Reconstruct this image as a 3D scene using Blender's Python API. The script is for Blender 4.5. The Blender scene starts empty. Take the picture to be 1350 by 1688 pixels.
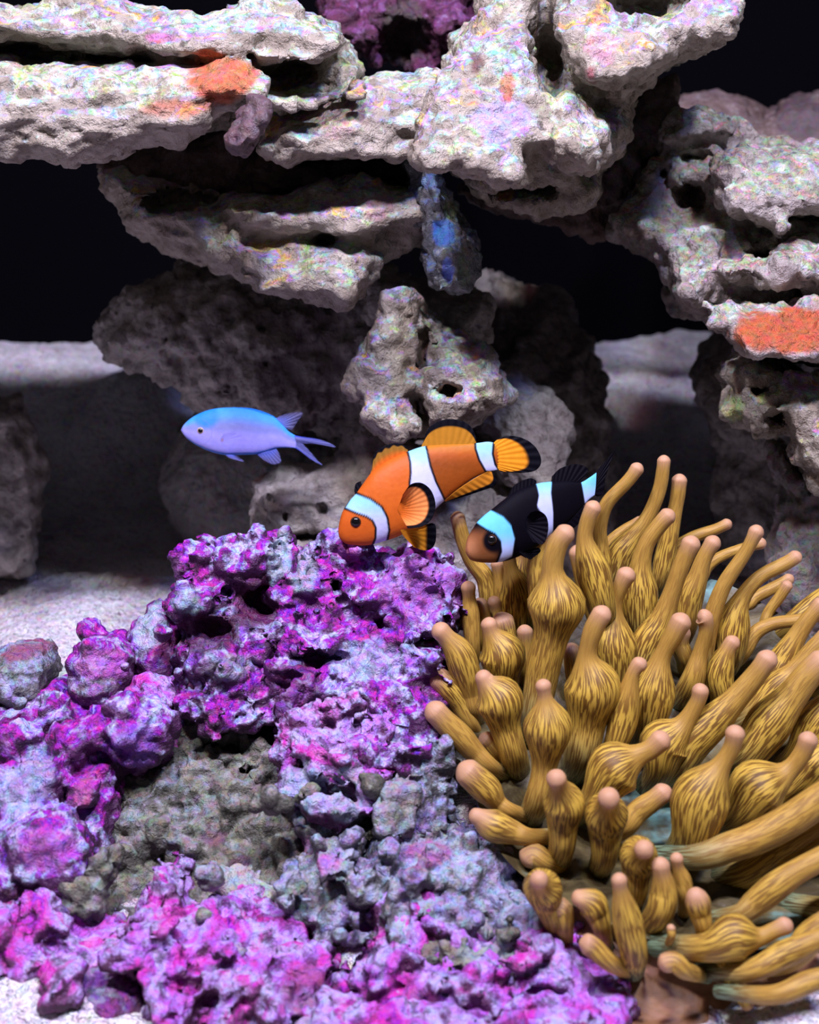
import bpy, math, random
import numpy as np
from mathutils import Vector

# ------------------------------------------------------------------ camera, world, light
S = 0.01                                   # all lengths below are in centimetres
W, H, F = 1350, 1688, 2038.0               # photograph size and focal length in its pixels
PITCH = math.radians(20.0)
CAMH = 20.5
CP, SP = math.cos(PITCH), math.sin(PITCH)
scene = bpy.context.scene
COL = scene.collection

cam_d = bpy.data.cameras.new('camera')
cam = bpy.data.objects.new('camera', cam_d)
COL.objects.link(cam)
cam.location = (0, 0, CAMH * S)
cam.rotation_euler = (math.pi / 2 - PITCH, 0, 0)
cam_d.sensor_fit = 'VERTICAL'
cam_d.sensor_height = 36.0
cam_d.lens = F / H * 36.0
cam_d.clip_start = 0.01
cam_d.clip_end = 10
cam_d.dof.use_dof = True
cam_d.dof.focus_distance = 0.365
cam_d.dof.aperture_fstop = 15.0
scene.camera = cam

wd = bpy.data.worlds.new('world')
scene.world = wd
wd.use_nodes = True
bg = wd.node_tree.nodes['Background']
bg.inputs[0].default_value = (0.75, 0.78, 1.0, 1)
bg.inputs[1].default_value = 0.014

def lamp(name, loc, target, size, power, color):
    d = bpy.data.lights.new(name, 'AREA')
    d.shape = 'RECTANGLE'
    d.size, d.size_y = size[0] * S, size[1] * S
    d.energy = power
    d.color = color
    o = bpy.data.objects.new(name, d)
    COL.objects.link(o)
    o.location = Vector(loc) * S
    o.rotation_euler = (Vector(target) * S - o.location).to_track_quat('-Z', 'Y').to_euler()
    return o
# the tank's LED bar over the front half: cool white and coloured diode clusters side by side
for k, x in enumerate((-17, 0, 17)):
    lamp('led_cluster_white', (x, 15, 58), (x * .6, 36, 8), (4, 3), 1.02, (0.93, 0.95, 1.0))
    lamp('led_cluster_blue', (x + 3.5, 15, 58), (x * .6, 36, 8), (3, 3), 0.52, (0.30, 0.36, 1.0))
    lamp('led_cluster_red', (x - 3.5, 15, 58), (x * .6, 36, 8), (3, 3), 0.20, (1.0, 0.35, 0.45))

vs = scene.view_settings
vs.view_transform = 'Standard'
vs.look = 'None'
vs.gamma = 1.0
vs.use_curve_mapping = False
vs.exposure = 0.85

# ------------------------------------------------------------------ helpers
def to_world(P):
    """camera frame (right, up, depth) in cm -> world in m"""
    P = np.asarray(P, float)
    r, u, z = P[..., 0], P[..., 1], P[..., 2]
    return np.stack([r, z * CP + u * SP, CAMH - z * SP + u * CP], -1) * S

def px_cam(px, py, z):
    return np.array([(px - W / 2) / F * z, (H / 2 - py) / F * z, z])

def tag(o, label=None, cat=None, group=None, kind=None):
    if label: o['label'] = label
    if cat: o['category'] = cat
    if group: o['group'] = group
    if kind: o['kind'] = kind
    return o

def mesh_obj(name, V, Fc, mat, parent=None, origin=None, attrs=None, smooth=True):
    """V in world metres; origin defaults to the bottom centre"""
    V = np.asarray(V, float)
    if parent is not None:
        origin = np.zeros(3)
        V = V - np.array(parent.matrix_world.translation) if False else V - np.array(parent['_org'])
    elif origin is None:
        mn, mx = V.min(0), V.max(0)
        origin = np.array([(mn[0] + mx[0]) / 2, (mn[1] + mx[1]) / 2, mn[2]])
    if parent is None:
        V = V - origin
    me = bpy.data.meshes.new(name)
    Fc = np.asarray(Fc)
    nf, k = Fc.shape
    me.vertices.add(len(V)); me.loops.add(nf * k); me.polygons.add(nf)
    me.vertices.foreach_set('co', V.astype(np.float32).ravel())
    me.loops.foreach_set('vertex_index', Fc.astype(np.int32).ravel())
    me.polygons.foreach_set('loop_start', np.arange(0, nf * k, k, dtype=np.int32))
    me.polygons.foreach_set('loop_total', np.full(nf, k, dtype=np.int32))
    me.polygons.foreach_set('use_smooth', np.full(nf, smooth))
    me.update(calc_edges=True)
    me.validate()
    if attrs:
        for an, av in attrs.items():
            av = np.asarray(av, np.float32)
            if av.ndim == 1:
                a = me.attributes.new(an, 'FLOAT', 'POINT'); a.data.foreach_set('value', av)
            elif av.shape[1] == 3:
                a = me.attributes.new(an, 'FLOAT_VECTOR', 'POINT'); a.data.foreach_set('vector', av.ravel())
            else:
                a = me.attributes.new(an, 'FLOAT_COLOR', 'POINT'); a.data.foreach_set('color', av.ravel())
    if mat: me.materials.append(mat)
    o = bpy.data.objects.new(name, me)
    COL.objects.link(o)
    if parent is not None:
        o.parent = parent
    else:
        o.location = origin
    return o

def empty(name, org):
    o = bpy.data.objects.new(name, None)
    o.empty_display_size = 0.01
    COL.objects.link(o)
    o.location = org
    o['_org'] = [float(c) for c in org]
    return o

_rng = np.random.RandomState(7)
_perm = np.concatenate([_rng.permutation(256)] * 3).astype(np.int32)
_g = _rng.normal(size=(256, 3)); _g /= np.linalg.norm(_g, axis=1)[:, None]
_g = _g.astype(np.float32)
def pnoise(P):
    P = np.asarray(P, np.float32)
    i = np.floor(P).astype(np.int32); f = P - i
    i &= 255
    w = f * f * f * (f * (f * 6 - 15) + 10)
    out = np.zeros(P.shape[:-1], np.float32)
    for dx in (0, 1):
        wx = w[..., 0] if dx else 1 - w[..., 0]
        a = _perm[(i[..., 0] + dx) & 255]
        for dy in (0, 1):
            wy = w[..., 1] if dy else 1 - w[..., 1]
            b = _perm[a + ((i[..., 1] + dy) & 255)]
            for dz in (0, 1):
                wz = w[..., 2] if dz else 1 - w[..., 2]
                h = _perm[b + ((i[..., 2] + dz) & 255)]
                g = _g[h]
                d = g[..., 0] * (f[..., 0] - dx) + g[..., 1] * (f[..., 1] - dy) + g[..., 2] * (f[..., 2] - dz)
                out += wx * wy * wz * d
    return out * 1.6
def fbm(P, o=3, gain=.5):
    s, a = 0, 1.0
    P = np.asarray(P, np.float32)
    for k in range(o):
        s = s + a * pnoise(P + 17.3 * k); P = P * 2.03; a *= gain
    return s
def billow(P, o=3, gain=.5):
    s, a = 0, 1.0
    P = np.asarray(P, np.float32)
    for k in range(o):
        s = s + a * (0.35 - np.abs(pnoise(P + 9.7 * k))); P = P * 2.03; a *= gain
    return s

def poly_sdf(X, Y, poly):
    p = np.asarray(poly, float)
    d = np.full(X.shape, 1e18); sgn = np.ones(X.shape)
    n = len(p)
    for i in range(n):
        ax, ay = p[i]; bx, by = p[(i + 1) % n]
        ex, ey = bx - ax, by - ay
        wx, wy = X - ax, Y - ay
        t = np.clip((wx * ex + wy * ey) / (ex * ex + ey * ey + 1e-12), 0, 1)
        d = np.minimum(d, (wx - ex * t) ** 2 + (wy - ey * t) ** 2)
        c1 = Y >= ay; c2 = Y < by; c3 = ex * wy > ey * wx
        flip = (c1 & c2 & c3) | (~c1 & ~c2 & ~c3)
        sgn = np.where(flip, -sgn, sgn)
    return sgn * np.sqrt(d)

def smin(a, b, k):
    h = np.clip(.5 + .5 * (b - a) / k, 0, 1)
    return b * (1 - h) + a * h - k * h * (1 - h)

def surface_nets(f, org, h):
    nx, ny, nz = f.shape
    s = f < 0
    c = [s[a:nx - 1 + a, b:ny - 1 + b, d:nz - 1 + d] for a in (0, 1) for b in (0, 1) for d in (0, 1)]
    cnt = sum(x.astype(np.int8) for x in c)
    act = (cnt > 0) & (cnt < 8)
    idx = np.full(act.shape, -1, np.int32)
    I = np.argwhere(act)
    idx[act] = np.arange(len(I))
    pos = np.zeros((len(I), 3)); num = np.zeros(len(I))
    i, j, k = I.T
    cor = [(a, b, d) for a in (0, 1) for b in (0, 1) for d in (0, 1)]
    for p in range(8):
        for q in range(p + 1, 8):
            A, B = cor[p], cor[q]
            if sum(abs(A[t] - B[t]) for t in range(3)) != 1: continue
            fa = f[i + A[0], j + A[1], k + A[2]]; fb = f[i + B[0], j + B[1], k + B[2]]
            m = (fa < 0) != (fb < 0)
            t = np.where(m, fa / np.where(m, fa - fb, 1), 0)
            for ax in range(3):
                pos[:, ax] += np.where(m, A[ax] + t * (B[ax] - A[ax]), 0)
            num += m
    pos = pos / num[:, None] + I
    quads = []
    for ax in range(3):
        u, v = (ax + 1) % 3, (ax + 2) % 3
        sl0 = [slice(None)] * 3; sl1 = [slice(None)] * 3
        sl0[ax] = slice(0, -1); sl1[ax] = slice(1, None)
        a, b = s[tuple(sl0)], s[tuple(sl1)]
        E = np.argwhere(a != b)
        E = E[(E[:, u] > 0) & (E[:, v] > 0) & (E[:, u] < f.shape[u] - 1) & (E[:, v] < f.shape[v] - 1)]
        inside = s[E[:, 0], E[:, 1], E[:, 2]]
        def cell(du, dv):
            C = E.copy(); C[:, u] -= du; C[:, v] -= dv
            return idx[C[:, 0], C[:, 1], C[:, 2]]
        q = np.stack([cell(1, 1), cell(0, 1), cell(0, 0), cell(1, 0)], 1)
        q[~inside] = q[~inside][:, ::-1]
        quads.append(q)
    q = np.concatenate(quads)
    q = q[(q >= 0).all(1)]
    return org + pos * h, q

def vnormals(V, Q):
    n = np.cross(V[Q[:, 2]] - V[Q[:, 0]], V[Q[:, 3]] - V[Q[:, 1]])
    N = np.zeros_like(V)
    for k in range(4):
        for ax in range(3):
            N[:, ax] += np.bincount(Q[:, k], n[:, ax], len(V))
    return N / (np.linalg.norm(N, axis=1)[:, None] + 1e-12)

def smoothstep(a, b, x):
    t = np.clip((x - a) / (b - a), 0, 1)
    return t * t * (3 - 2 * t)

# ------------------------------------------------------------------ node materials
class NT:
    def __init__(self, name):
        self.m = bpy.data.materials.new(name); self.m.use_nodes = True
        self.t = self.m.node_tree
        self.b = self.t.nodes['Principled BSDF']
    def n(self, typ, **kw):
        nd = self.t.nodes.new(typ)
        for k, v in kw.items():
            if k == 'ins':
                for a, b in v.items():
                    if hasattr(b, 'is_output') or isinstance(b, bpy.types.NodeSocket): self.t.links.new(b, nd.inputs[a])
                    else: nd.inputs[a].default_value = b
            else: setattr(nd, k, v)
        return nd
    def noise(self, vec, scale, detail=3, rough=.55, dist=0):
        return self.n('ShaderNodeTexNoise', ins={'Vector': vec, 'Scale': scale, 'Detail': detail, 'Roughness': rough, 'Distortion': dist})
    def ramp(self, fac, stops, mode='LINEAR'):
        r = self.n('ShaderNodeValToRGB', ins={'Fac': fac})
        cr = r.color_ramp; cr.interpolation = mode
        while len(cr.elements) < len(stops): cr.elements.new(.5)
        for e, (p, c) in zip(cr.elements, stops):
            e.position = p; e.color = (*c, 1) if len(c) == 3 else c
        return r.outputs[0]
    def mix(self, fac, a, b, mode='MIX'):
        nd = self.n('ShaderNodeMix', data_type='RGBA', blend_type=mode)
        for i, v in ((0, fac), (6, a), (7, b)):
            if isinstance(v, bpy.types.NodeSocket): self.t.links.new(v, nd.inputs[i])
            else: nd.inputs[i].default_value = v if i == 0 else (*v, 1)
        return nd.outputs[2]
    def math(self, op, a, b=None, clamp=False):
        nd = self.n('ShaderNodeMath', operation=op, use_clamp=clamp)
        for i, v in enumerate((a, b)):
            if v is None: continue
            if isinstance(v, bpy.types.NodeSocket): self.t.links.new(v, nd.inputs[i])
            else: nd.inputs[i].default_value = v
        return nd.outputs[0]
    def maprange(self, v, a, b, c=0, d=1):
        nd = self.n('ShaderNodeMapRange', interpolation_type='SMOOTHSTEP', ins={'Value': v, 'From Min': a, 'From Max': b, 'To Min': c, 'To Max': d})
        return nd.outputs[0]
    def attr(self, name):
        return self.n('ShaderNodeAttribute', attribute_name=name)
    def bump(self, height, strength, dist, prev=None):
        ins = {'Height': height, 'Strength': strength, 'Distance': dist}
        if prev is not None: ins['Normal'] = prev
        return self.n('ShaderNodeBump', ins=ins).outputs[0]
    def out(self, color, rough=.6, normal=None, spec=.4, k=.84, **kw):
        if isinstance(color, bpy.types.NodeSocket): color = self.mix(1.0, color, (k, k, k), 'MULTIPLY')
        for nm, v in (('Base Color', color), ('Roughness', rough), ('Normal', normal), ('Specular IOR Level', spec), *kw.items()):
            if v is None: continue
            if isinstance(v, bpy.types.NodeSocket): self.t.links.new(v, self.b.inputs[nm])
            elif nm == 'Base Color': self.b.inputs[nm].default_value = (*v, 1)
            else: self.b.inputs[nm].default_value = v
        return self.m

def rock_material(name, lo, hi, palette, algae=1.0, patch=60, speck=.35, bias=.0, rough=.5, bumpk=1.0, thr=(.12, .62), glint=(.86, .86, .84), gk=.6):
    """lo/hi: bare stone; palette: growth colours that settle on upward facing stone"""
    t = NT(name)
    tc = t.n('ShaderNodeTexCoord').outputs['Object']
    geo = t.n('ShaderNodeNewGeometry')
    nz = t.n('ShaderNodeSeparateXYZ', ins={0: geo.outputs['Normal']}).outputs[2]
    nb = t.noise(tc, 110, 6, .65)
    stone = t.mix(t.maprange(nb.outputs[0], .32, .68), lo, hi)
    pit = t.noise(tc, 190, 2, .5).outputs[0]
    stone = t.mix(t.maprange(pit, .66, .72, 0, .75), stone, tuple(c * .28 for c in lo))
    n1 = t.noise(tc, patch, 5, .62, .8)
    k = len(palette)
    stops = [(.24 + .52 * i / (k - 1), c) for i, c in enumerate(palette)]
    grow = t.ramp(n1.outputs[0], stops)
    sp = t.noise(tc, 420, 2, .6)
    spc = t.n('ShaderNodeHueSaturation', ins={'Saturation': 2.2, 'Value': 1.6, 'Color': sp.outputs[1]}).outputs[0]
    grow = t.mix(speck, grow, spc, 'OVERLAY')
    fl = t.noise(tc, 240, 4, .7).outputs[0]
    grow = t.mix(t.maprange(fl, .36, .50, .7, 0), grow, tuple(c * .55 for c in lo))
    grow = t.mix(t.maprange(fl, .54, .67, 0, gk), grow, glint)  # pale highlights painted into the growth colour
    n2 = t.noise(tc, 130, 6, .7).outputs[0]
    cover = t.math('ADD', t.math('ADD', t.math('MULTIPLY', nz, .75), bias), t.math('MULTIPLY', t.math('SUBTRACT', n2, .5), 2.6))
    fac = t.math('MULTIPLY', t.maprange(cover, thr[0], thr[1]), algae)
    col = t.mix(fac, stone, grow)
    z = t.attr('tint')
    zn = t.mix(.5, z.outputs['Color'], t.mix(n2, (.25, .25, .25), (1, 1, 1)), 'MULTIPLY')
    zn = t.mix(.25, zn, spc, 'OVERLAY')
    col = t.mix(z.outputs['Alpha'], col, zn)
    h1 = t.noise(tc, 260, 5, .7).outputs[0]
    h2 = t.n('ShaderNodeTexVoronoi', ins={'Vector': tc, 'Scale': 330.0}).outputs[0]
    nrm = t.bump(h1, .9 * bumpk, .0034)
    nrm = t.bump(h2, .45 * bumpk, .0014, nrm)
    return t.out(col, rough, nrm, .45)

BEIGE = (.25, .20, .145); PALE = (.52, .45, .355)
PASTEL = [(0.711, 0.167, 0.287), (0.49, 0.414, 0.339), (0.306, 0.442, 0.125), (0.598, 0.568, 0.447), (0.312, 0.494, 0.403), (0.428, 0.247, 0.579), (0.569, 0.433, 0.085), (0.742, 0.243, 0.168), (0.513, 0.482, 0.573)]
M_SHELF = rock_material('pale_live_rock', BEIGE, PALE, PASTEL, thr=(.24, .68), rough=.45)
M_RIGHT = rock_material('pink_live_rock', (.28, .22, .19), (.55, .48, .43), [(.46, .22, .32), (.46, .36, .36), (.48, .50, .44), (.30, .37, .22), (.50, .30, .27), (.48, .42, .56), (.54, .27, .22)], patch=70)
M_BACK = rock_material('grey_back_rock', (.26, .22, .195), (.62, .56, .50), [(.34, .30, .30), (.45, .42, .36), (.38, .34, .40)], algae=.35, speck=.1)
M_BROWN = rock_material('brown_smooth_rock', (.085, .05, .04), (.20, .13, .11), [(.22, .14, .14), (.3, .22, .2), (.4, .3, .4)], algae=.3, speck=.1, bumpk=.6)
PURP = [(0.551, 0.007, 0.374), (0.228, 0.007, 0.551), (0.346, 0.096, 0.787), (0.541, 0.571, 0.874), (0.296, 0.009, 0.472), (0.551, 0.022, 0.433), (0.164, 0.002, 0.472), (0.424, 0.365, 0.874), (0.655, 0.053, 0.509)]
M_CORAL = rock_material('purple_coralline_rock', (.045, .010, .035), (.14, .035, .14), PURP, patch=75, bias=.08, speck=.3, rough=.36, glint=(.70, .66, .95), gk=.42)  # near-black stone on the sides also paints in shade between the lumps
PINKP = [(0.765, 0.051, 0.505), (0.338, 0.028, 0.637), (0.718, 0.031, 0.433), (0.552, 0.162, 0.811), (0.546, 0.468, 0.858), (0.695, 0.021, 0.461), (0.811, 0.162, 0.604), (0.294, 0.021, 0.58)]
M_PINK = rock_material('pink_coralline_rock', (.07, .012, .045), (.20, .045, .16), PINKP, patch=60, bias=.12, speck=.18, rough=.36, glint=(.80, .40, .82), gk=.3)
M_GREY = rock_material('grey_green_rock', (.045, .045, .03), (.17, .165, .12), [(.20, .20, .13), (.32, .32, .26), (.24, .22, .16), (.38, .40, .42), (.26, .12, .28)], patch=70, algae=.8, speck=.25, bias=.0, glint=(.55, .55, .52))
M_BLUEGREY = rock_material('blue_grey_rock', (.06, .055, .055), (.20, .19, .185), [(.30, .33, .46), (.24, .235, .21), (.42, .46, .62), (.30, .18, .46), (.25, .25, .23)], patch=70, algae=.9, speck=.28, bias=.1, glint=(.62, .66, .82))
M_MAGENTA = rock_material('magenta_back_rock', (.05, .01, .025), (.15, .03, .08), [(.20, .03, .12), (.22, .07, .22), (.15, .02, .08), (.24, .12, .30)], bias=.0, speck=.15, glint=(.4, .3, .5))
M_IRID = rock_material('blue_glossy_rock', (.09, .09, .095), (.26, .26, .26), [(.20, .26, .40), (.26, .28, .22), (.18, .24, .50), (.25, .34, .24), (.34, .40, .50)], patch=110, bias=.0, speck=.2, rough=.2)

def sand_material():
    t = NT('pale_sand')
    tc = t.n('ShaderNodeTexCoord').outputs['Object']
    n = t.noise(tc, 45, 5, .65)
    col = t.ramp(n.outputs[0], [(.3, (.55, .50, .54)), (.45, (.78, .72, .76)), (.6, (.88, .86, .90)), (.75, (.80, .66, .76))])
    sp = t.noise(tc, 330, 2, .6)
    spc = t.n('ShaderNodeHueSaturation', ins={'Saturation': 2.0, 'Value': 1.5, 'Color': sp.outputs[1]}).outputs[0]
    col = t.mix(.45, col, spc, 'OVERLAY')
    v = t.n('ShaderNodeTexVoronoi', ins={'Vector': tc, 'Scale': 800.0})
    dk = t.n('ShaderNodeSeparateColor', ins={0: v.outputs['Color']}).outputs[0]
    col = t.mix(t.maprange(dk, .85, .95, 0, .4), col, (.12, .08, .08))
    nr = t.bump(v.outputs[0], .7, .0018)
    nr = t.bump(t.noise(tc, 120, 5, .7).outputs[0], .9, .006, nr)
    return t.out(col, .7, nr, .3, k=1.0)
M_SAND = sand_material()

def plain(name, c, rough=.5, **kw):
    t = NT(name)
    tc = t.n('ShaderNodeTexCoord').outputs['Object']
    n = t.noise(tc, 300, 3)
    return t.out(t.mix(n.outputs[0], tuple(x * .85 for x in c), tuple(min(1, x * 1.15) for x in c)), rough, **kw)
M_BLACK = plain('black_back_panel', (.0018, .0018, .003), .8, spec=.03)

# ------------------------------------------------------------------ tank
def grid_mesh(xs, ys, zf):
    X, Y = np.meshgrid(xs, ys, indexing='ij')
    Z = zf(X, Y)
    V = np.stack([X, Y, Z], -1).reshape(-1, 3)
    n, m = len(xs), len(ys)
    i, j = np.meshgrid(np.arange(n - 1), np.arange(m - 1), indexing='ij')
    a = (i * m + j).ravel()
    return V, np.stack([a, a + m, a + m + 1, a + 1], 1)

def sand_z(X, Y):
    z = 5.4 * smoothstep(56, 71, Y)
    z = z + 2.3 * np.exp(-((X + 14.0) / 3.2) ** 2 - ((Y - 63.0) / 3.0) ** 2)  # mound added to raise this patch of sand into the light
    P = np.stack([X * .16, Y * .16, X * 0], -1)
    z = z + .8 * pnoise(P) + .22 * fbm(P * 6, 3)
    return z - .35
V, Q = grid_mesh(np.linspace(-75, 75, 420), np.concatenate([np.linspace(8, 50, 200), np.linspace(50.4, 73, 70)]), sand_z)
sand = mesh_obj('floor', V * S, Q, M_SAND, origin=np.zeros(3))
tag(sand, 'bed of pale coarse aquarium sand', 'sand', kind='structure')

def box(name, lo, hi, mat):
    lo, hi = np.array(lo) * S, np.array(hi) * S
    V = np.array([[(lo, hi)[a][0], (lo, hi)[b][1], (lo, hi)[c][2]] for a in (0, 1) for b in (0, 1) for c in (0, 1)])
    Q = [(0, 1, 3, 2), (4, 6, 7, 5), (0, 4, 5, 1), (2, 3, 7, 6), (0, 2, 6, 4), (1, 5, 7, 3)]
    return mesh_obj(name, V, Q, mat, smooth=False)
wb = box('wall_back', (-76, 73, -2), (76, 75, 62), M_BLACK)
tag(wb, 'black back panel of the aquarium', 'wall', kind='structure')

# ------------------------------------------------------------------ rocks
SEED = [0]
def rock(name, z, layers, mat, label, group=None, blobs=(), cavs=(), vox=.13, low=.42, lowf=.32, aniso=(1, 1, 1),
         mid=.24, midf=.9, fine=.10, finef=2.6, bil=False, bilmid=False, tints=(), k=.35, cat='rock', slope=0.0, pyref=None, parent=None):
    """layers: (polygon px, depth offset, half thickness, rounding, tilt).  z: camera depth in cm of the rock's frame.
    slope: how far the depth grows per cm upward, measured from pyref."""
    SEED[0] += 1
    off = np.array([SEED[0] * 13.7, SEED[0] * 7.1, SEED[0] * 3.3])
    sc = z / F
    def c2(p): return ((p[0] - W / 2) * sc, (H / 2 - p[1]) * sc)
    vref = 0 if pyref is None else (H / 2 - pyref) * sc
    pcx = np.mean([np.clip(p[0], -80, 1430) for ly in layers for p in ly[0]]); pcy = np.mean([p[1] for ly in layers for p in ly[0]])
    SX, SY = (pcx - W / 2) / F, (H / 2 - pcy) / F      # depth axis of the rock
    if slope: SX = SY = 0
    L = []
    for ly in layers:
        dz, T = ly[1], ly[2]
        zf = z + dz - T * .75 if not slope else z
        # outline as cut through the front of the layer, carried along the depth axis to the frame depth
        P = [((p[0] - W / 2) / F * zf + SX * (z - zf), (H / 2 - p[1]) / F * zf + SY * (z - zf)) for p in ly[0]]
        R = ly[3] if len(ly) > 3 else T * .8
        tl = ly[4] if len(ly) > 4 else .25
        L.append((np.array(P), z + dz, T, R, tl))
    B = []
    for b in blobs:
        bz = z + slope * ((H / 2 - b[1]) * sc - vref) + (b[3] if len(b) > 3 else 0)
        zb = bz if not slope else z
        u, v = (b[0] - W / 2) / F * zb + SX * (z - zb), (H / 2 - b[1]) / F * zb + SY * (z - zb); r = b[2] * zb / F
        B.append((u, v, bz, r, b[4] if len(b) > 4 else 1.0))
    allp = np.concatenate([l[0] for l in L] + [np.array([[b[0] - b[3], b[1] - b[3]], [b[0] + b[3], b[1] + b[3]]]) for b in B])
    pad = .9 + low
    mn, mx = allp.min(0) - pad, allp.max(0) + pad
    zs = []
    for P, zc, T, R, tl in L:
        vc = P[:, 1].mean()
        for vv in (P[:, 1].min(), P[:, 1].max()):
            s_ = slope * (vv - vref) + tl * (vv - vc)
            zs += [zc + s_ - T, zc + s_ + T]
    for b in B: zs += [b[2] - b[3], b[2] + b[3]]
    z0, z1 = min(zs) - pad, max(zs) + pad
    xs = np.arange(mn[0], mx[0], vox); ys = np.arange(mn[1], mx[1], vox); zz = np.arange(z0, z1, vox)
    X2, Y2 = np.meshgrid(xs, ys, indexing='ij')
    # warp the outline a little so edges are craggy
    f = np.full((len(xs), len(ys), len(zz)), 1e3, np.float32)
    Z3 = zz[None, None, :]
    wpx = .5 * low * fbm(np.stack([X2 * .9, Y2 * .9, X2 * 0 + off[0]], -1), 3)
    for P, zc, T, R, tl in L:
        d2 = (poly_sdf(X2, Y2, P) + wpx)[..., None]
        vc = P[:, 1].mean()
        dzz = np.abs(Z3 - (zc + slope * (Y2 - vref) + tl * (Y2 - vc))[..., None])
        qx, qz = d2 + R, dzz - T + R
        sd = np.sqrt(np.maximum(qx, 0) ** 2 + np.maximum(qz, 0) ** 2) + np.minimum(np.maximum(qx, qz), 0) - R
        f = smin(f, sd.astype(np.float32), k) if f.min() < 900 else sd.astype(np.float32)
    for u, v, bz, r, sq in B:
        m0 = [np.searchsorted(a, c - r - .8) for a, c in ((xs, u), (ys, v), (zz, bz))]
        m1 = [np.searchsorted(a, c + r + .8) for a, c in ((xs, u), (ys, v), (zz, bz))]
        sl = tuple(slice(a, b_) for a, b_ in zip(m0, m1))
        sd = np.sqrt((xs[sl[0]][:, None, None] - u) ** 2 + ((ys[sl[1]][None, :, None] - v) / sq) ** 2 + (zz[sl[2]][None, None, :] - bz) ** 2) - r
        if sd.size: f[sl] = smin(f[sl], sd.astype(np.float32), .32)
    G = np.stack(np.broadcast_arrays(xs[:, None, None], ys[None, :, None], Z3), -1)
    near = np.abs(f) < 1.2 + low
    Gn = (G[near] * np.array(aniso) + off)
    f[near] += -low * (billow(Gn * lowf * 1.6, 3, .55) * 1.5 if bil else fbm(Gn * lowf, 3, .5)).astype(np.float32)
    for c in cavs:
        u, v = c2(c[:2]); rx, ry = c[2] * sc, c[3] * sc
        cz = z + slope * (v - vref) + c[4]; rz = c[5] if len(c) > 5 else 1.5
        if not slope:
            zf = cz - rz * .6
            u, v = (c[0] - W / 2) / F * zf + SX * (z - zf), (H / 2 - c[1]) / F * zf + SY * (z - zf)
        wv = .25 * pnoise(np.stack([X2, Y2, X2 * 0 + off[1]], -1) * 1.1)[..., None]
        e = (np.sqrt(((X2 - u) / rx) ** 2 + ((Y2 - v) / ry) ** 2)[..., None] + wv)
        e = (np.sqrt(e ** 2 + ((Z3 - cz) / rz) ** 2) - 1) * min(rx, ry, rz)
        f = np.maximum(f, -e.astype(np.float32))
    f[0] = f[-1] = 1; f[:, 0] = f[:, -1] = 1; f[:, :, 0] = f[:, :, -1] = 1
    V, Q = surface_nets(f, np.array([xs[0], ys[0], zz[0]]), vox)
    # camera frame is left handed (right, up, forward): flip
    Q = Q[:, ::-1]
    N = -vnormals(V, Q)
    A = V * np.array(aniso) + off
    d = mid * (billow(A * midf, 3) if bilmid else fbm(A * midf, 3, .6)) + fine * (billow(A * finef, 2) * 1.2 if bilmid else fbm(A * finef, 2, .6))
    V = V - vnormals(V, Q) * 0 + N * -d[:, None] if False else V + vn_out(V, Q) * d[:, None]
    V[:, 0] += SX * (V[:, 2] - z); V[:, 1] += SY * (V[:, 2] - z)
    Wd = to_world(V)
    scv = V[:, 2] / F if not slope else sc
    px = V[:, 0] / scv + W / 2; py = H / 2 - V[:, 1] / scv
    tint = np.zeros((len(V), 4), np.float32)
    tn = fbm(A * .9, 3, .6); tn2 = fbm(A * 2.2 + 5, 2)
    for tt in tints:
        (x, y, rx, ry), c, a = tt[0], tt[1], tt[2]
        e = np.sqrt(((px - x) / rx) ** 2 + ((py - y) / ry) ** 2) + tn * .35 + tn2 * .15
        w = smoothstep(1.1, .8, e) * a
        tint[:, :3] = tint[:, :3] * (1 - w[:, None]) + np.array(c)[None] * w[:, None] if False else np.where(w[:, None] > tint[:, 3:4] * .5, np.array(c)[None], tint[:, :3])
        tint[:, 3] = np.maximum(tint[:, 3], w)
    o = mesh_obj(name, Wd, Q, mat, attrs={'tint': tint})
    tag(o, label, cat, group)
    return o

def vn_out(V, Q):
    """outward normals in the camera frame (quads are wound for world handedness)"""
    return -vnormals(V, Q)

ORANGE = (.62, .13, .025)
GR = None
# --- upper left shelf
rock('shelf_rock', 38.0, [
    ([(-480,25),(60,12),(135,5),(215,18),(330,30),(415,15),(455,10),(515,42),(560,50),(600,100),(605,132),(590,160),(540,172),(480,188),(440,182),(400,200),(330,222),(220,240),(110,262),(-480,245)], 5.5, 3.6, 2.0, .2),
    ([(-480,20),(60,10),(135,0),(190,3),(215,15),(270,24),(330,28),(400,24),(415,8),(455,4),(480,24),(515,40),(560,46),(574,75),(560,92),(520,96),(470,88),(400,80),(355,92),(300,97),(250,98),(200,84),(110,90),(40,72),(-480,80)], 2.8, 5.0, 1.0, .6),
    ([(-480,100),(20,94),(120,102),(250,114),(330,111),(385,98),(414,128),(420,152),(350,188),(338,214),(285,234),(220,242),(150,262),(110,268),(0,254),(-480,245)], 1.8, 5.0, 1.3, .3),
    ([(420,150),(560,150),(600,130),(600,160),(540,176),(480,190),(430,180)], 3.5, 5.0, .8, .3),
    ], M_SHELF, 'broad pale layered shelf rock with orange patch, above the dark gap', cavs=[(495, 125, 62, 34, .5, 3.5), (75, 88, 40, 14, -1, 2.5), (200, 98, 55, 12, -1.5, 3)],
    aniso=(.6, 1.5, .8), tints=[((365, 125, 62, 42), ORANGE, .85), ((290, 180, 60, 16), ORANGE, .5), ((265, 62, 26, 8), (.7, .12, .5), .6)])
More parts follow.
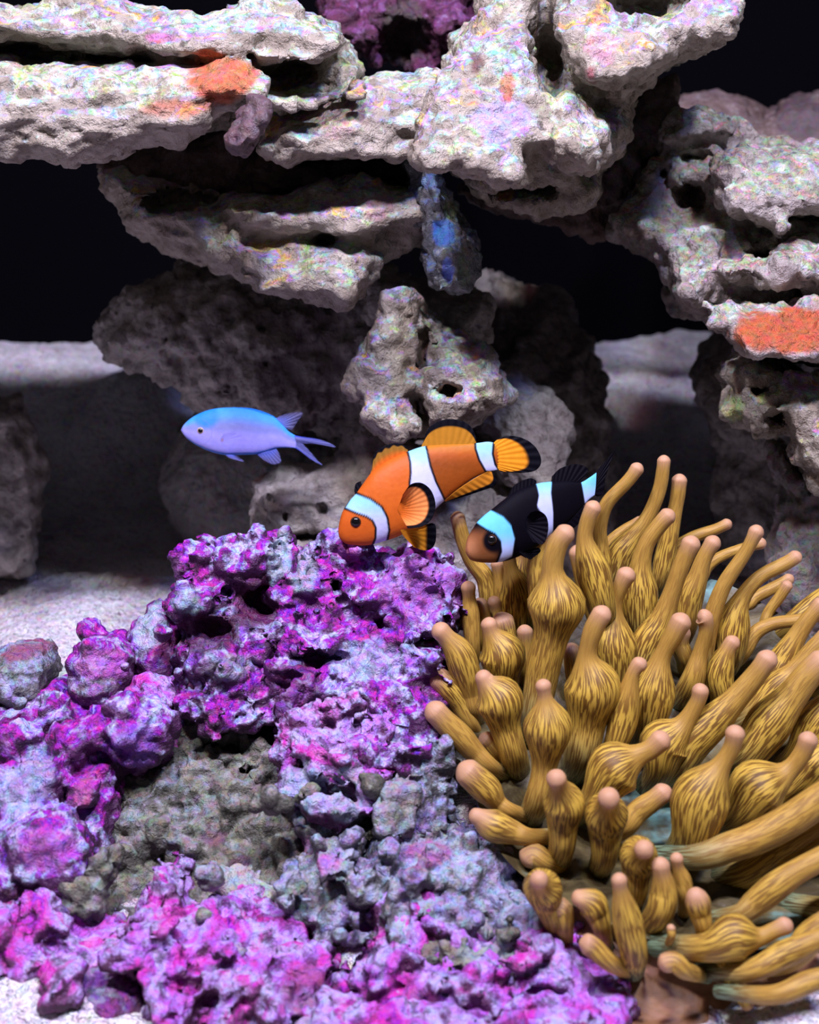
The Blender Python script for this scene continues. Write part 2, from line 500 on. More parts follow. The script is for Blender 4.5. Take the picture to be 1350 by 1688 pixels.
rock('shelf_end_rock', 39.5, [
    ([(440,200),(480,186),(500,178),(580,165),(612,136),(660,128),(705,118),(740,150),(735,240),(640,246),(560,256),(480,258),(430,246)], 1.5, 3.2, 1.2, .5),
    ], M_SHELF, 'mottled pink and green block wedged between shelf rock and tall hollowed rock', aniso=(.7, 1.3, .8), tints=[((560, 195, 60, 35), (.72, .42, .42), .4)])
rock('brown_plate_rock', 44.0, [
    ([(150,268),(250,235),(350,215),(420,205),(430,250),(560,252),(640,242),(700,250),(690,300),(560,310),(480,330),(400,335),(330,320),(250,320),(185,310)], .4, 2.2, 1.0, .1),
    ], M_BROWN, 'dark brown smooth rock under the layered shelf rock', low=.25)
rock('knobby_growth', 33.6, [
    ([(400,170),(420,160),(440,175),(436,205),(420,240),(395,252),(378,240),(395,215)], 1.0, 1.2, .5, .2)], M_BROWN,
    'small dark purple knobby growth hanging on the shelf rock edge', blobs=[(421, 176, 21, .2), (415, 196, 19, .3), (408, 214, 20, .3), (392, 238, 17, .5)], low=.2, lowf=1.0, vox=.06, mid=.10, midf=1.6, fine=.05,
    cat='coral', tints=[((415, 190, 60, 70), (.10, .05, .07), .7)])
# --- jutting rock under the shelf
rock('jutting_rock', 41.0, [
    ([(155,275),(200,330),(205,362),(240,390),(280,412),(350,437),(400,460),(470,480),(560,490),(600,470),(622,440),(670,415),(720,402),(745,360),(725,320),(690,310),(620,292),(540,322),(440,332),(330,318),(250,308),(200,290)], 2.4, 3.2, 1.6, .3),
    ([(362,342),(380,325),(440,332),(500,326),(560,312),(600,288),(640,300),(690,320),(705,350),(660,382),(590,396),(500,390),(420,384),(372,366)], 1.2, 3.0, 1.0, .45),
    ([(300,385),(340,362),(380,372),(440,390),(500,384),(600,394),(630,428),(600,466),(566,490),(470,480),(400,460),(330,428)], 1.8, 3.2, 1.0, .8),
    ([(160,275),(200,295),(215,340),(260,380),(330,410),(330,430),(280,412),(205,362)], 3.0, 2.2, .7, .5),
    ], M_SHELF, 'jagged pale rock jutting out below the shelf rock with lit ridges', low=.28, k=.7, cavs=[(535, 400, 18, 8, -1.2, 1.5), (285, 335, 70, 26, .6, 1.2)], aniso=(.75, 1.2, .8), tints=[((620, 340, 26, 22), (.72, .36, .42), .5)])
rock('glossy_column', 38.8, [
    ([(668,250),(705,250),(740,300),(757,350),(777,392),(784,468),(762,487),(730,472),(708,430),(702,380),(688,320)], 1.6, 2.2, 1.0, .2),
    ], M_IRID, 'glossy dark column spotted with vivid blue and green behind jutting rock', low=.35, lowf=.7, mid=.22, fine=.1, vox=.1, tints=[((732, 385, 18, 24), (.12, .34, .95), .9), ((738, 440, 11, 22), (.16, .26, .95), .85), ((712, 300, 18, 14), (.25, .42, .85), .7), ((765, 440, 14, 34), (.20, .26, .16), .7), ((745, 345, 12, 16), (.24, .30, .12), .7)])
rock('stub_rock', 45.0, [
    ([(600,420),(690,470),(780,478),(806,510),(802,560),(740,575),(660,560),(600,520)], 1.5, 3.4, 1.5, .3),
    ], M_BACK, 'rounded grey stub of rock below the glossy blue spotted column')
# --- tall hollowed rock
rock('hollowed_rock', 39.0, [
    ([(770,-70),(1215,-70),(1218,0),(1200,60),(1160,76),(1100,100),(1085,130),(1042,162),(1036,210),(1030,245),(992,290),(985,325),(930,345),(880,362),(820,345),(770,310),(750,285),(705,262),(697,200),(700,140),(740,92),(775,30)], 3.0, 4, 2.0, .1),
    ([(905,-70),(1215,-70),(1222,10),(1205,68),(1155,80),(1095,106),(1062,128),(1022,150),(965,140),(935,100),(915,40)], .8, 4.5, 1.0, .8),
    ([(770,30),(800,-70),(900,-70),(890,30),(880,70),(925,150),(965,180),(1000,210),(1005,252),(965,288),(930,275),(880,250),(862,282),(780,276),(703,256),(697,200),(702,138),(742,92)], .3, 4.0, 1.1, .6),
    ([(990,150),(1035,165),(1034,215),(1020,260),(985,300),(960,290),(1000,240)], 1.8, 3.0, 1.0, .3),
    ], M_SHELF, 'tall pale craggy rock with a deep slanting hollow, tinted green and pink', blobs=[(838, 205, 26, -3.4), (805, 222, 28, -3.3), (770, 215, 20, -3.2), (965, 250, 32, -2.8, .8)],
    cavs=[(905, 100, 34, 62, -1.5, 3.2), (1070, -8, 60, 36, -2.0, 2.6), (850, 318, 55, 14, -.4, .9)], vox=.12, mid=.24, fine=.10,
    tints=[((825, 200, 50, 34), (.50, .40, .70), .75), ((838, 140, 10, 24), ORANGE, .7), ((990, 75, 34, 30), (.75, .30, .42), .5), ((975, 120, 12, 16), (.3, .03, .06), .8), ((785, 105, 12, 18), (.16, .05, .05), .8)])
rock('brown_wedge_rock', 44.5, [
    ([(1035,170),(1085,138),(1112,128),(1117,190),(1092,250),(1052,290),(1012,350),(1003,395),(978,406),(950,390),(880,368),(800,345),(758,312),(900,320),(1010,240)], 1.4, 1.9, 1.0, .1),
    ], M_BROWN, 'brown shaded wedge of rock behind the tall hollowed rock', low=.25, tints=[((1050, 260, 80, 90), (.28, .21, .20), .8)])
# --- right hand stack
rock('slanting_rock', 42.0, [
    ([(1090,255),(1112,195),(1200,188),(1230,230),(1330,240),(1640,245),(1640,520),(1300,520),(1200,546),(1150,530),(1115,510),(1105,470),(1060,430),(1005,383),(1030,340),(1060,300)], 4.0, 5, 2.0, .35),
    ([(1100,225),(1112,190),(1160,178),(1205,190),(1225,228),(1190,245),(1120,240)], 3.0, 3.5, .8, .6),
    ([(1160,255),(1230,236),(1330,242),(1640,246),(1640,330),(1330,360),(1290,388),(1240,370),(1185,335),(1168,292)], 1.0, 4.2, 1.1, .8),
    ([(1115,410),(1170,372),(1240,376),(1290,390),(1270,412),(1200,422),(1160,450),(1150,500),(1118,470)], 1.4, 3.6, 1.0, .7),
    ([(1198,446),(1260,430),(1290,405),(1350,402),(1640,398),(1640,466),(1350,478),(1280,462)], -.6, 3.6, .8, .7),
    ], M_RIGHT, 'large pink and pale slanting rock with pits, stacked on the orange slab', cavs=[(1135, 322, 34, 30, -.6, 2.4), (1090, 285, 11, 12, .2, 1.5), (1148, 256, 30, 9, .4, 2), (1265, 425, 30, 10, -.8, 3), (1360, 360, 60, 14, -2, 3)],
    vox=.12, mid=.26, fine=.12, lowf=.5, tints=[((1060, 400, 50, 40), (.26, .19, .16), .6), ((1120, 330, 60, 50), (.36, .28, .23), .6)])
rock('orange_slab_rock', 38.5, [
    ([(1162,502),(1200,487),(1240,494),(1300,504),(1640,518),(1640,600),(1350,598),(1290,592),(1240,576),(1212,556),(1175,525)], 2.0, 3.8, .9, .8),
    ], M_RIGHT, 'rock slab coated with glossy orange sponge, under the slanting rock', tints=[((1310, 545, 110, 38), (.60, .12, .03), .95)])
rock('porous_rock', 39.5, [
    ([(1196,600),(1222,576),(1280,586),(1340,612),(1640,612),(1640,870),(1350,802),(1310,762),(1296,716),(1262,722),(1230,702),(1196,682),(1190,650)], 2.5, 3.8, 1.5, .4),
    ([(1260,640),(1300,612),(1350,612),(1640,640),(1640,800),(1350,790),(1320,740),(1300,700),(1240,700)], .8, 3.0, 1.2, .5),
    ], M_SHELF, 'pale porous rock with ragged lower edge and yellow green tip beneath orange slab', blobs=[(1206, 672, 17, .3), (1225, 620, 26, .6)], cavs=[(1278, 692, 24, 15, -1.0, 1.8), (1255, 640, 18, 14, -.8, 1.5)],
    mid=.26, fine=.12, tints=[((1204, 675, 22, 22), (.60, .72, .30), .8)])
rock('pillar_rock', 44.0, [
    ([(1272,725),(1312,740),(1352,790),(1640,850),(1640,1100),(1330,1060),(1290,1040),(1278,920),(1292,860),(1284,800)], 1.5, 3.8, 1.6, .1),
    ([(1285,880),(1330,870),(1360,920),(1350,1120),(1270,1130),(1272,960)], .5, 3.0, 1.4, 0),
    ], M_RIGHT, 'brownish pillar rock standing on the sand behind the anemone', tints=[((1330, 900, 120, 220), (.30, .25, .24), .7)])
rock('cave_boulder', 54.0, [
    ([(1142,592),(1170,545),(1232,518),(1330,560),(1420,700),(1420,980),(1200,960),(1180,760),(1150,650)], 1, 4.5, 3, 0),
    ], M_BACK, 'dark rounded boulder in the shade behind the porous rock', blobs=[(1200, 630, 50, -3.5), (1250, 700, 60, -3.8)], vox=.2)
# --- centre
rock('mottled_boulder', 50.0, [
    ([(155,562),(165,512),(220,470),(290,425),(420,430),(600,430),(680,450),(720,560),(700,700),(600,760),(552,712),(480,702),(400,690),(330,672),(292,632),(220,602),(170,592)], 1, 5, 3.0, .0),
    ], M_BACK, 'big mottled grey brown boulder in shade above the blue fish', vox=.15, mid=.34, low=.6, fine=.13, cavs=[(440, 600, 7, 8, -4.2, 1), (300, 520, 12, 8, -4.3, 1), (270, 560, 7, 5, -4.2, 1), (430, 540, 14, 9, -4.4, 1), (345, 560, 9, 7, -4.2, 1.2), (372, 640, 7, 9, -4.0, 1.2), (330, 590, 8, 10, -4.1, 1), (520, 445, 8, 12, -4.3, 1.2)],
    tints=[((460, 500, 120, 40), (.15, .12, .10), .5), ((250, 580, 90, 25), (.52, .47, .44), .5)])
rock('smooth_boulder', 55.0, [
    ([(258,795),(285,705),(330,660),(500,690),(600,660),(660,720),(650,900),(560,960),(330,930),(280,870)], 1.5, 4.5, 3, 0),
    ], M_BACK, 'smooth grey boulder sitting on the sand behind the blue fish', vox=.2, low=.2, mid=.1, tints=[((420, 800, 200, 150), (.30, .28, .29), .7)])
rock('pitted_base_rock', 47.0, [
    ([(415,800),(470,765),(560,760),(590,700),(640,715),(720,740),(800,780),(880,860),(900,1000),(860,1060),(560,1060),(470,1000),(430,900)], 1.5, 4, 2.0, .15),
    ], M_BACK, 'grey base rock with dark pits just behind the orange striped fish', vox=.15, cavs=[(500, 885, 32, 10, -2.4, 2), (470, 850, 8, 8, -2.3, 1), (530, 840, 7, 9, -2.4, 1), (440, 820, 7, 7, -2.2, 1)],
    tints=[((600, 915, 90, 20), (.50, .58, .64), .7)])
rock('knuckle_rock', 41.5, [
    ([(640,502),(672,468),(692,490),(718,535),(700,600),(690,680),(700,712),(645,732),(605,695),(585,642),(592,602),(622,560)], 1.5, 2.4, .9, .4),
    ([(690,580),(720,545),(772,546),(802,572),(826,612),(826,652),(782,690),(720,695),(690,660)], 1.2, 2.4, 1.0, .5),
    ], M_SHELF, 'small lit lumpy rock with a round hole just above the orange fish', blobs=[(670, 495, 24, -.2), (640, 560, 26, -.3), (790, 590, 26, -.4)], cavs=[(740, 645, 20, 16, -.9, 1.4), (700, 570, 12, 40, -.6, 1)], mid=.26, fine=.12)
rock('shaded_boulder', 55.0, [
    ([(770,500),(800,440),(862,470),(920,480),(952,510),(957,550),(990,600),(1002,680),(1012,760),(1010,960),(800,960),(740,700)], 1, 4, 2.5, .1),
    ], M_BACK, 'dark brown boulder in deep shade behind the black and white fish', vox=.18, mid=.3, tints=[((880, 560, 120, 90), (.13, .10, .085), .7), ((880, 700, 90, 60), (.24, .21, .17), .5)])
rock('wedge_shard', 46.5, [
    ([(800,580),(840,600),(900,640),(935,700),(930,800),(850,800),(790,700)], 1.5, 2.2, 1.2, .4),
    ], M_BACK, 'grey shard leaning on the dark boulder beside the knuckle rock', vox=.15, tints=[((850, 640, 40, 20), (.5, .45, .5), .6)])
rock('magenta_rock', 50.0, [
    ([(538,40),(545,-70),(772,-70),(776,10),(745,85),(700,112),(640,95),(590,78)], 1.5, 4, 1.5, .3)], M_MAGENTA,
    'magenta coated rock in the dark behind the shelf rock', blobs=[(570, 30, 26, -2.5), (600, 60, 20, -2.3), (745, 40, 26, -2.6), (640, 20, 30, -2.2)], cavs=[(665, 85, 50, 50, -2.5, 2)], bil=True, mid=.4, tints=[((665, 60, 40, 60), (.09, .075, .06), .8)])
rock('far_ridge_rock', 58.0, [
    ([(1080,170),(1200,158),(1262,190),(1312,155),(1430,148),(1430,330),(1080,330)], 1, 4, 1.8, .2)], M_BROWN,
    'dim far ridge of rock behind the slanting rock', vox=.22, tints=[((1320, 190, 60, 40), (.12, .08, .09), .8)])  # dark tint paints in a dimness that the lamps do not give here
rock('side_boulder', 53.0, [
    ([(-80,640),(30,650),(52,700),(74,762),(62,850),(40,960),(-80,960)], 1, 4, 2, 0)], M_BACK,
    'dim grey boulder alone on the shaded sand under the shelf rock', vox=.2)

# --- purple coralline pile in the foreground
SL = .74
def zs(py): return 38.5 - (py - 890) / 770 * 9.5
rg = random.Random(4)
def scatter(poly, n, r0, r1, dz=-.3):
    xs = [p[0] for p in poly]; ys = [p[1] for p in poly]
    out = []
    while len(out) < n:
        x, y = rg.uniform(min(xs), max(xs)), rg.uniform(min(ys), max(ys))
        if poly_sdf(np.array([[x]]), np.array([[y]]), poly)[0, 0] < 4:
            r = rg.uniform(r0, r1)
            out.append((x, y, r, dz + rg.uniform(-.25, .25) - 1.0, rg.uniform(.7, 1.1)))
    return out
def pile(name, poly, mat, label, T=2.2, dz=1.2, R=1.0, n=0, r=(10, 22), blobs=(), cavs=(), tints=(), **kw):
    yc = sum(p[1] for p in poly) / len(poly)
    z = zs(yc)
    args = dict(vox=.10, low=.42, lowf=.50, mid=.20, midf=1.1, fine=.11, finef=2.8, bil=True, k=.3)
    args.update(kw)
    rock(name, z, [(poly, dz, T, R, 0)], mat, label, 'coralline rock pile', blobs=list(blobs) + (scatter(poly, int(n * .55), r[0] * .7, r[1] * 1.15) if n else []), cavs=cavs, tints=tints, slope=SL, pyref=yc, **args)
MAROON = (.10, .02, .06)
GREYB = (.50, .56, .66)
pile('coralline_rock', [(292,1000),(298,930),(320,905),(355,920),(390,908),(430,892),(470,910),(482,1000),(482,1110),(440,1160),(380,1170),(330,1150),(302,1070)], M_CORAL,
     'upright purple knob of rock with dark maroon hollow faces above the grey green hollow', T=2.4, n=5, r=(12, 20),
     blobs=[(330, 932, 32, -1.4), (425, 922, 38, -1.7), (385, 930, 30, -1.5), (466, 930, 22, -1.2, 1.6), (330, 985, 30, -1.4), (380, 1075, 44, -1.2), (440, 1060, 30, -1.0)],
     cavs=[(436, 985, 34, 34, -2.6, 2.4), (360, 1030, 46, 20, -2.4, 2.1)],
     tints=[((434, 988, 44, 44), MAROON, .9), ((355, 1032, 56, 30), MAROON, .85), ((466, 930, 16, 60), (.56, .66, .80), .75), ((325, 985, 30, 22), (.40, .58, .66), .6), ((400, 1080, 40, 20), (.36, .40, .46), .5)])  # maroon stone colour, which also paints shade into the two hollows
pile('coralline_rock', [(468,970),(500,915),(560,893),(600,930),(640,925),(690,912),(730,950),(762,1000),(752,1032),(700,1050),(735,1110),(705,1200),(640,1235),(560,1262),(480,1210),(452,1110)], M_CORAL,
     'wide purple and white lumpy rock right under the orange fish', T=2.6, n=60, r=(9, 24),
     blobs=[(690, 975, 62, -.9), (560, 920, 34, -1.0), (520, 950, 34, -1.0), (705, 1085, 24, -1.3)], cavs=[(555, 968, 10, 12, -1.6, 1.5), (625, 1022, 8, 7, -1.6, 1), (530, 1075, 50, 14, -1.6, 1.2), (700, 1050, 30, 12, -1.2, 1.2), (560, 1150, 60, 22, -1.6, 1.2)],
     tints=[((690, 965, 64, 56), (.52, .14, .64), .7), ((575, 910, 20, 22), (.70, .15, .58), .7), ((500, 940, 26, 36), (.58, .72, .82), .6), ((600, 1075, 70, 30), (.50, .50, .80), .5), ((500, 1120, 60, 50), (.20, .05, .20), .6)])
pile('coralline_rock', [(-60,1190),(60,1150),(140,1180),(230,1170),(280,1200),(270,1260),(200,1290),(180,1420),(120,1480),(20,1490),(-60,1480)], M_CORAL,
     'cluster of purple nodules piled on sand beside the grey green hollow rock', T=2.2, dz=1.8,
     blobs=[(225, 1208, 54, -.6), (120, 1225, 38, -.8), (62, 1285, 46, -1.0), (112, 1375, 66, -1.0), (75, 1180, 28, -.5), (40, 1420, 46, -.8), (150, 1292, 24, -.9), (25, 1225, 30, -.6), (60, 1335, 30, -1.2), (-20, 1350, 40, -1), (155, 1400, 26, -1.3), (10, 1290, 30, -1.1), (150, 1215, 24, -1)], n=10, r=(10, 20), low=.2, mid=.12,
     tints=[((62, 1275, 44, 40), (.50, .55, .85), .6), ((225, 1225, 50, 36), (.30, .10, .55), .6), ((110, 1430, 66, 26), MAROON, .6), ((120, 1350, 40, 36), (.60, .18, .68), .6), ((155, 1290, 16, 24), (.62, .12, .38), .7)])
pile('coralline_nodule', [(115,1090),(140,1055),(185,1052),(212,1085),(214,1125),(190,1155),(150,1160),(118,1135)], M_CORAL,
     'round pink and purple nodule sitting on the nodule cluster against lit sand', T=1.5, R=1.2, dz=.6, blobs=[(165, 1106, 52, .1), (125, 1045, 20, .8)], low=.1, mid=.10, n=5, r=(12, 18), tints=[((175, 1090, 40, 26), (.62, .16, .60), .7), ((160, 1125, 40, 14), (.38, .34, .40), .4)])
pile('coralline_nodule', [(-30,1090),(10,1062),(55,1068),(78,1105),(70,1150),(30,1165),(-30,1160)], M_BLUEGREY,
     'grey blue nodule with maroon cap at the edge of the lit sand', T=1.5, R=1.2, dz=.6, blobs=[(30, 1110, 44, .1)], low=.1, mid=.10, n=5, r=(10, 16), tints=[((36, 1074, 32, 14), (.36, .10, .22), .9)])
pile('coralline_nodule', [(212,1050),(235,1002),(270,995),(300,1030),(305,1080),(270,1110),(225,1100)], M_CORAL,
     'bluish white nodule leaning against the upright purple knob', T=1.4, R=1.1, dz=.9, blobs=[(256, 1048, 38, .2), (256, 1100, 30, .5)], low=.1, mid=.10, n=5, r=(10, 18), tints=[((252, 1035, 26, 34), (.58, .66, .82), .7), ((285, 1070, 20, 20), (.24, .05, .14), .7)])
pile('coralline_nodule', [(212,1140),(240,1115),(280,1125),(297,1160),(270,1185),(230,1175)], M_PINK,
     'small dusty pink nodule below the bluish white nodule', T=1.2, R=1.0, dz=.4, blobs=[(254, 1148, 34, .0)], low=.08, mid=.15, tints=[((258, 1170, 30, 14), (.45, .42, .36), .6)])
pile('coralline_nodule', [(290,1110),(330,1090),(390,1110),(385,1150),(320,1165)], M_CORAL,
     'maroon pink lump under the upright purple knob', T=1.3, R=1.0, dz=.8, blobs=[(335, 1125, 34, -.2)], low=.1, mid=.15, tints=[((340, 1128, 50, 30), (.34, .09, .25), .8)])
pile('hollow_rock', [(190,1260),(290,1160),(440,1170),(490,1270),(690,1280),(720,1510),(640,1560),(400,1560),(120,1590),(90,1480),(150,1380)], M_GREY,
     'grey green rough rock forming the shaded hollow in the middle of the pile', T=2.4, dz=3.0, n=14, r=(10, 26), low=.5, bil=False, lowf=.6, mid=.3, fine=.14, cavs=[(575, 1545, 70, 40, .8, 3), (392, 1300, 18, 10, 0, 2), (250, 1425, 22, 14, -.2, 2), (420, 1210, 60, 40, .2, 1.6), (330, 1260, 40, 18, .2, 1.4)],
     tints=[((345, 1390, 22, 12), (.20, .05, .14), .65), ((395, 1425, 16, 10), (.20, .05, .14), .6), ((290, 1215, 90, 40), (.14, .12, .09), .6)])  # last tint paints shade into the upper left of the hollow
pile('pale_fragment', [(332,1440),(350,1430),(400,1462),(440,1490),(450,1512),(410,1525),(360,1500),(335,1475)], M_BLUEGREY,
     'pale speckled fragment lying across the grey green hollow rock', T=.8, dz=1.2, R=.6, n=7, r=(8, 14), low=.1, mid=.15, tints=[((390, 1475, 60, 40), (.62, .62, .56), .7)])
pile('grey_lump', [(625,1240),(660,1215),(720,1220),(745,1260),(738,1320),(700,1352),(650,1335),(628,1290)], M_BLUEGREY,
     'rounded grey lump tucked against the anemone base', T=1.8, dz=.4, R=1.4, n=8, r=(12, 24), blobs=[(685, 1275, 54, .3)], tints=[((665, 1290, 40, 40), (.42, .38, .36), .6)])
pile('coralline_rock', [(465,1200),(520,1170),(590,1160),(640,1200),(630,1260),(600,1310),(540,1320),(480,1330),(462,1280)], M_PINK,
     'pink and pale blue cluster between the wide purple rock and the grey lump', T=1.6, dz=1.2, n=22, r=(9, 20), blobs=[(605, 1185, 34, -.6), (500, 1285, 26, -.7), (560, 1280, 24, -.7), (490, 1235, 26, -.6), (530, 1190, 24, -.6)], tints=[((510, 1275, 44, 36), (.52, .58, .84), .7), ((580, 1275, 30, 40), (.46, .56, .70), .6)])
pile('notched_fragment', [(482,1350),(500,1312),(540,1330),(590,1318),(625,1325),(640,1345),(600,1352),(575,1378),(560,1400),(510,1405),(486,1385)], M_BLUEGREY,
     'blue grey fragment with V-shaped lit rim in the centre of the pile', T=1.0, dz=.6, R=.6, n=4, r=(9, 14), low=.12, mid=.15, cavs=[(545, 1330, 22, 14, -.9, 1.4)], tints=[((530, 1390, 50, 16), (.26, .08, .24), .7)])
pile('coralline_rock', [(470,1490),(490,1450),(530,1420),(575,1405),(610,1430),(630,1470),(600,1500),(540,1515),(490,1515)], M_BLUEGREY,
     'grey mound with a lilac pink crest above the dark gap', T=1.3, dz=.6, R=.9, n=12, r=(8, 18), blobs=[(545, 1405, 18, -.4), (560, 1415, 14, -.5)], tints=[((545, 1408, 28, 14), (.66, .22, .66), .85)])
pile('ledge_rock', [(600,1430),(660,1395),(740,1388),(820,1420),(862,1472),(852,1502),(790,1490),(720,1528),(650,1505)], M_BLUEGREY,
     'grey ledge with bluish lit edge reaching under the anemone tentacles', T=1.5, dz=.3, R=.9, n=20, r=(9, 18), tints=[((830, 1460, 46, 40), (.50, .50, .78), .6), ((700, 1400, 40, 10), (.5, .12, .36), .7)])
pile('coralline_ridge', [(-60,1505),(40,1498),(100,1495),(132,1545),(200,1555),(205,1590),(150,1600),(60,1600),(-60,1595)], M_PINK,
     'smooth pink lilac ridge low on the sand beside the taller pink ridge', T=1.6, dz=.6, R=1.0, blobs=[(70, 1535, 48, -.1), (0, 1545, 44, -.1), (170, 1570, 30, .2)], n=8, r=(12, 24), mid=.15)
pile('coralline_ridge', [(215,1560),(238,1480),(255,1462),(278,1470),(285,1520),(350,1505),(430,1530),(500,1545),(545,1600),(500,1640),(430,1650),(340,1665),(250,1650),(240,1600)], M_PINK,
     'taller pink ridge with a finger like spike and pale polyp tips', T=1.7, dz=.6, R=.9, blobs=[(260, 1490, 20, -.4), (262, 1520, 22, -.4), (515, 1590, 30, -.4), (330, 1640, 30, -.9), (400, 1615, 34, -1.0), (440, 1600, 30, -1.0), (360, 1600, 26, -.9)], n=30, r=(9, 20),
     tints=[((515, 1590, 36, 32), (.40, .10, .30), .7), ((300, 1640, 40, 16), (.30, .10, .34), .5)])
pile('dark_lump', [(110,1620),(170,1590),(235,1600),(248,1660),(200,1690),(130,1670)], M_CORAL,
     'dull maroon rounded lump in the shade below the pink ridges', T=1.3, dz=.3, R=1.1, blobs=[(180, 1640, 54, .4)], low=.08, mid=.12, tints=[((180, 1640, 90, 70), (.16, .06, .13), .6)])
pile('coralline_ridge', [(610,1560),(640,1505),(690,1498),(720,1540),(800,1550),(835,1600),(830,1660),(700,1670),(600,1640),(590,1610)], M_PINK,
     'magenta knobbly ridge in front of the grey ledge', T=1.7, dz=.5, R=.9, blobs=[(690, 1510, 26, -.5), (740, 1545, 30, -.6), (800, 1590, 34, -.7), (625, 1600, 24, -.8), (660, 1580, 28, -.7), (700, 1600, 36, -.7)], n=26, r=(9, 20), tints=[((700, 1610, 30, 30), (.42, .08, .34), .5)])
pile('coralline_ridge', [(820,1570),(880,1545),(940,1570),(1000,1620),(1032,1675),(1020,1745),(900,1745),(820,1700),(830,1640)], M_PINK,
     'vivid magenta arching ridge leading down to the anemone foot', T=1.7, dz=.3, R=.9, blobs=[(870, 1570, 24, -.7), (920, 1580, 26, -.8), (970, 1620, 24, -.7), (1005, 1660, 20, -.5), (880, 1640, 36, -.9), (940, 1670, 40, -.9)], n=22, r=(9, 20), cavs=[(900, 1610, 40, 9, -1.2, 1)])
pile('coralline_ridge', [(470,1700),(520,1650),(600,1640),(700,1665),(830,1660),(860,1745),(470,1745)], M_PINK,
     'lowest pink and violet lumps resting on the front sand', T=1.6, dz=-.1, R=.9, n=26, r=(10, 24), tints=[((520, 1690, 40, 30), (.40, .40, .40), .5)])
pile('pale_cap_rock', [(700,1540),(760,1510),(830,1505),(880,1530),(890,1560),(830,1575),(760,1560)], M_GREY,
     'pale grey green cap of rock between ledge and magenta ridges', T=1.2, dz=1.0, R=.8, n=10, r=(9, 16), tints=[((820, 1535, 70, 24), (.58, .64, .66), .6)])

# ------------------------------------------------------------------ anemone
def tentacle_material():
    t = NT('amber_tentacle_skin')
    tcv = t.attr('tc').outputs['Vector']
    tip = t.attr('tipf').outputs['Fac']; base = t.attr('basef').outputs['Fac']; bulb = t.attr('bulbf').outputs['Fac']
    n = t.noise(tcv, 1.0, .6, .5, .25)
    st = t.maprange(n.outputs[0], .44, .56)
    dark = t.mix(bulb, (.42, .235, .042), (.20, .098, .014))
    lite = t.mix(bulb, (.52, .305, .055), (.66, .43, .060))
    col = t.mix(st, dark, lite)
    bcol = t.mix(st, (.07, .065, .028), (.20, .30, .17))
    col = t.mix(base, col, bcol)
    col = t.mix(tip, col, (.62, .345, .21))
    fn = t.noise(tcv, 7.0, 2)
    nr = t.bump(st, .12, .0006)
    nr = t.bump(fn.outputs[0], .2, .0006, nr)
    return t.out(col, .48, nr, .35, **{'Subsurface Weight': .18, 'Subsurface Scale': .004, 'Subsurface Radius': (1.0, .5, .15)})
M_TENT = tentacle_material()
def disc_material():
    t = NT('anemone_disc_skin')
    tc = t.n('ShaderNodeTexCoord').outputs['Object']
    n = t.noise(tc, 90, 4, .6, .6)
    n2 = t.noise(tc, 45, 4, .6)
    col = t.mix(t.maprange(n.outputs[0], .4, .62), (.055, .040, .014), (.15, .12, .045))
    col = t.mix(t.maprange(n2.outputs[0], .55, .68, 0, .8), col, (.16, .38, .34))
    return t.out(col, .5, t.bump(n.outputs[0], .4, .002), .35)
M_DISC = disc_material()
def column_material():
    t = NT('anemone_column_skin')
    tc = t.n('ShaderNodeTexCoord').outputs['Object']
    n = t.noise(tc, 60, 5, .6, .8)
    n2 = t.noise(tc, 200, 3)
    col = t.ramp(n.outputs[0], [(.3, (.16, .075, .03)), (.5, (.34, .16, .065)), (.62, (.46, .22, .14)), (.72, (.28, .26, .18))])
    col = t.mix(.3, col, n2.outputs[0], 'OVERLAY')
    return t.out(col, .55, t.bump(n2.outputs[0], .4, .0015), .35)
M_COLUMN = column_material()

def catmull(P, n):
    P = np.asarray(P, float)
    P = np.concatenate([[2 * P[0] - P[1]], P, [2 * P[-1] - P[-2]]])
    seg = len(P) - 3
    t = np.linspace(0, seg - 1e-6, n)
    i = t.astype(int); u = (t - i)[:, None]
    a, b, c, d = P[i], P[i + 1], P[i + 2], P[i + 3]
    return .5 * (2 * b + (c - a) * u + (2 * a - 5 * b + 4 * c - d) * u ** 2 + (3 * b - a - 3 * c + d) * u ** 3)

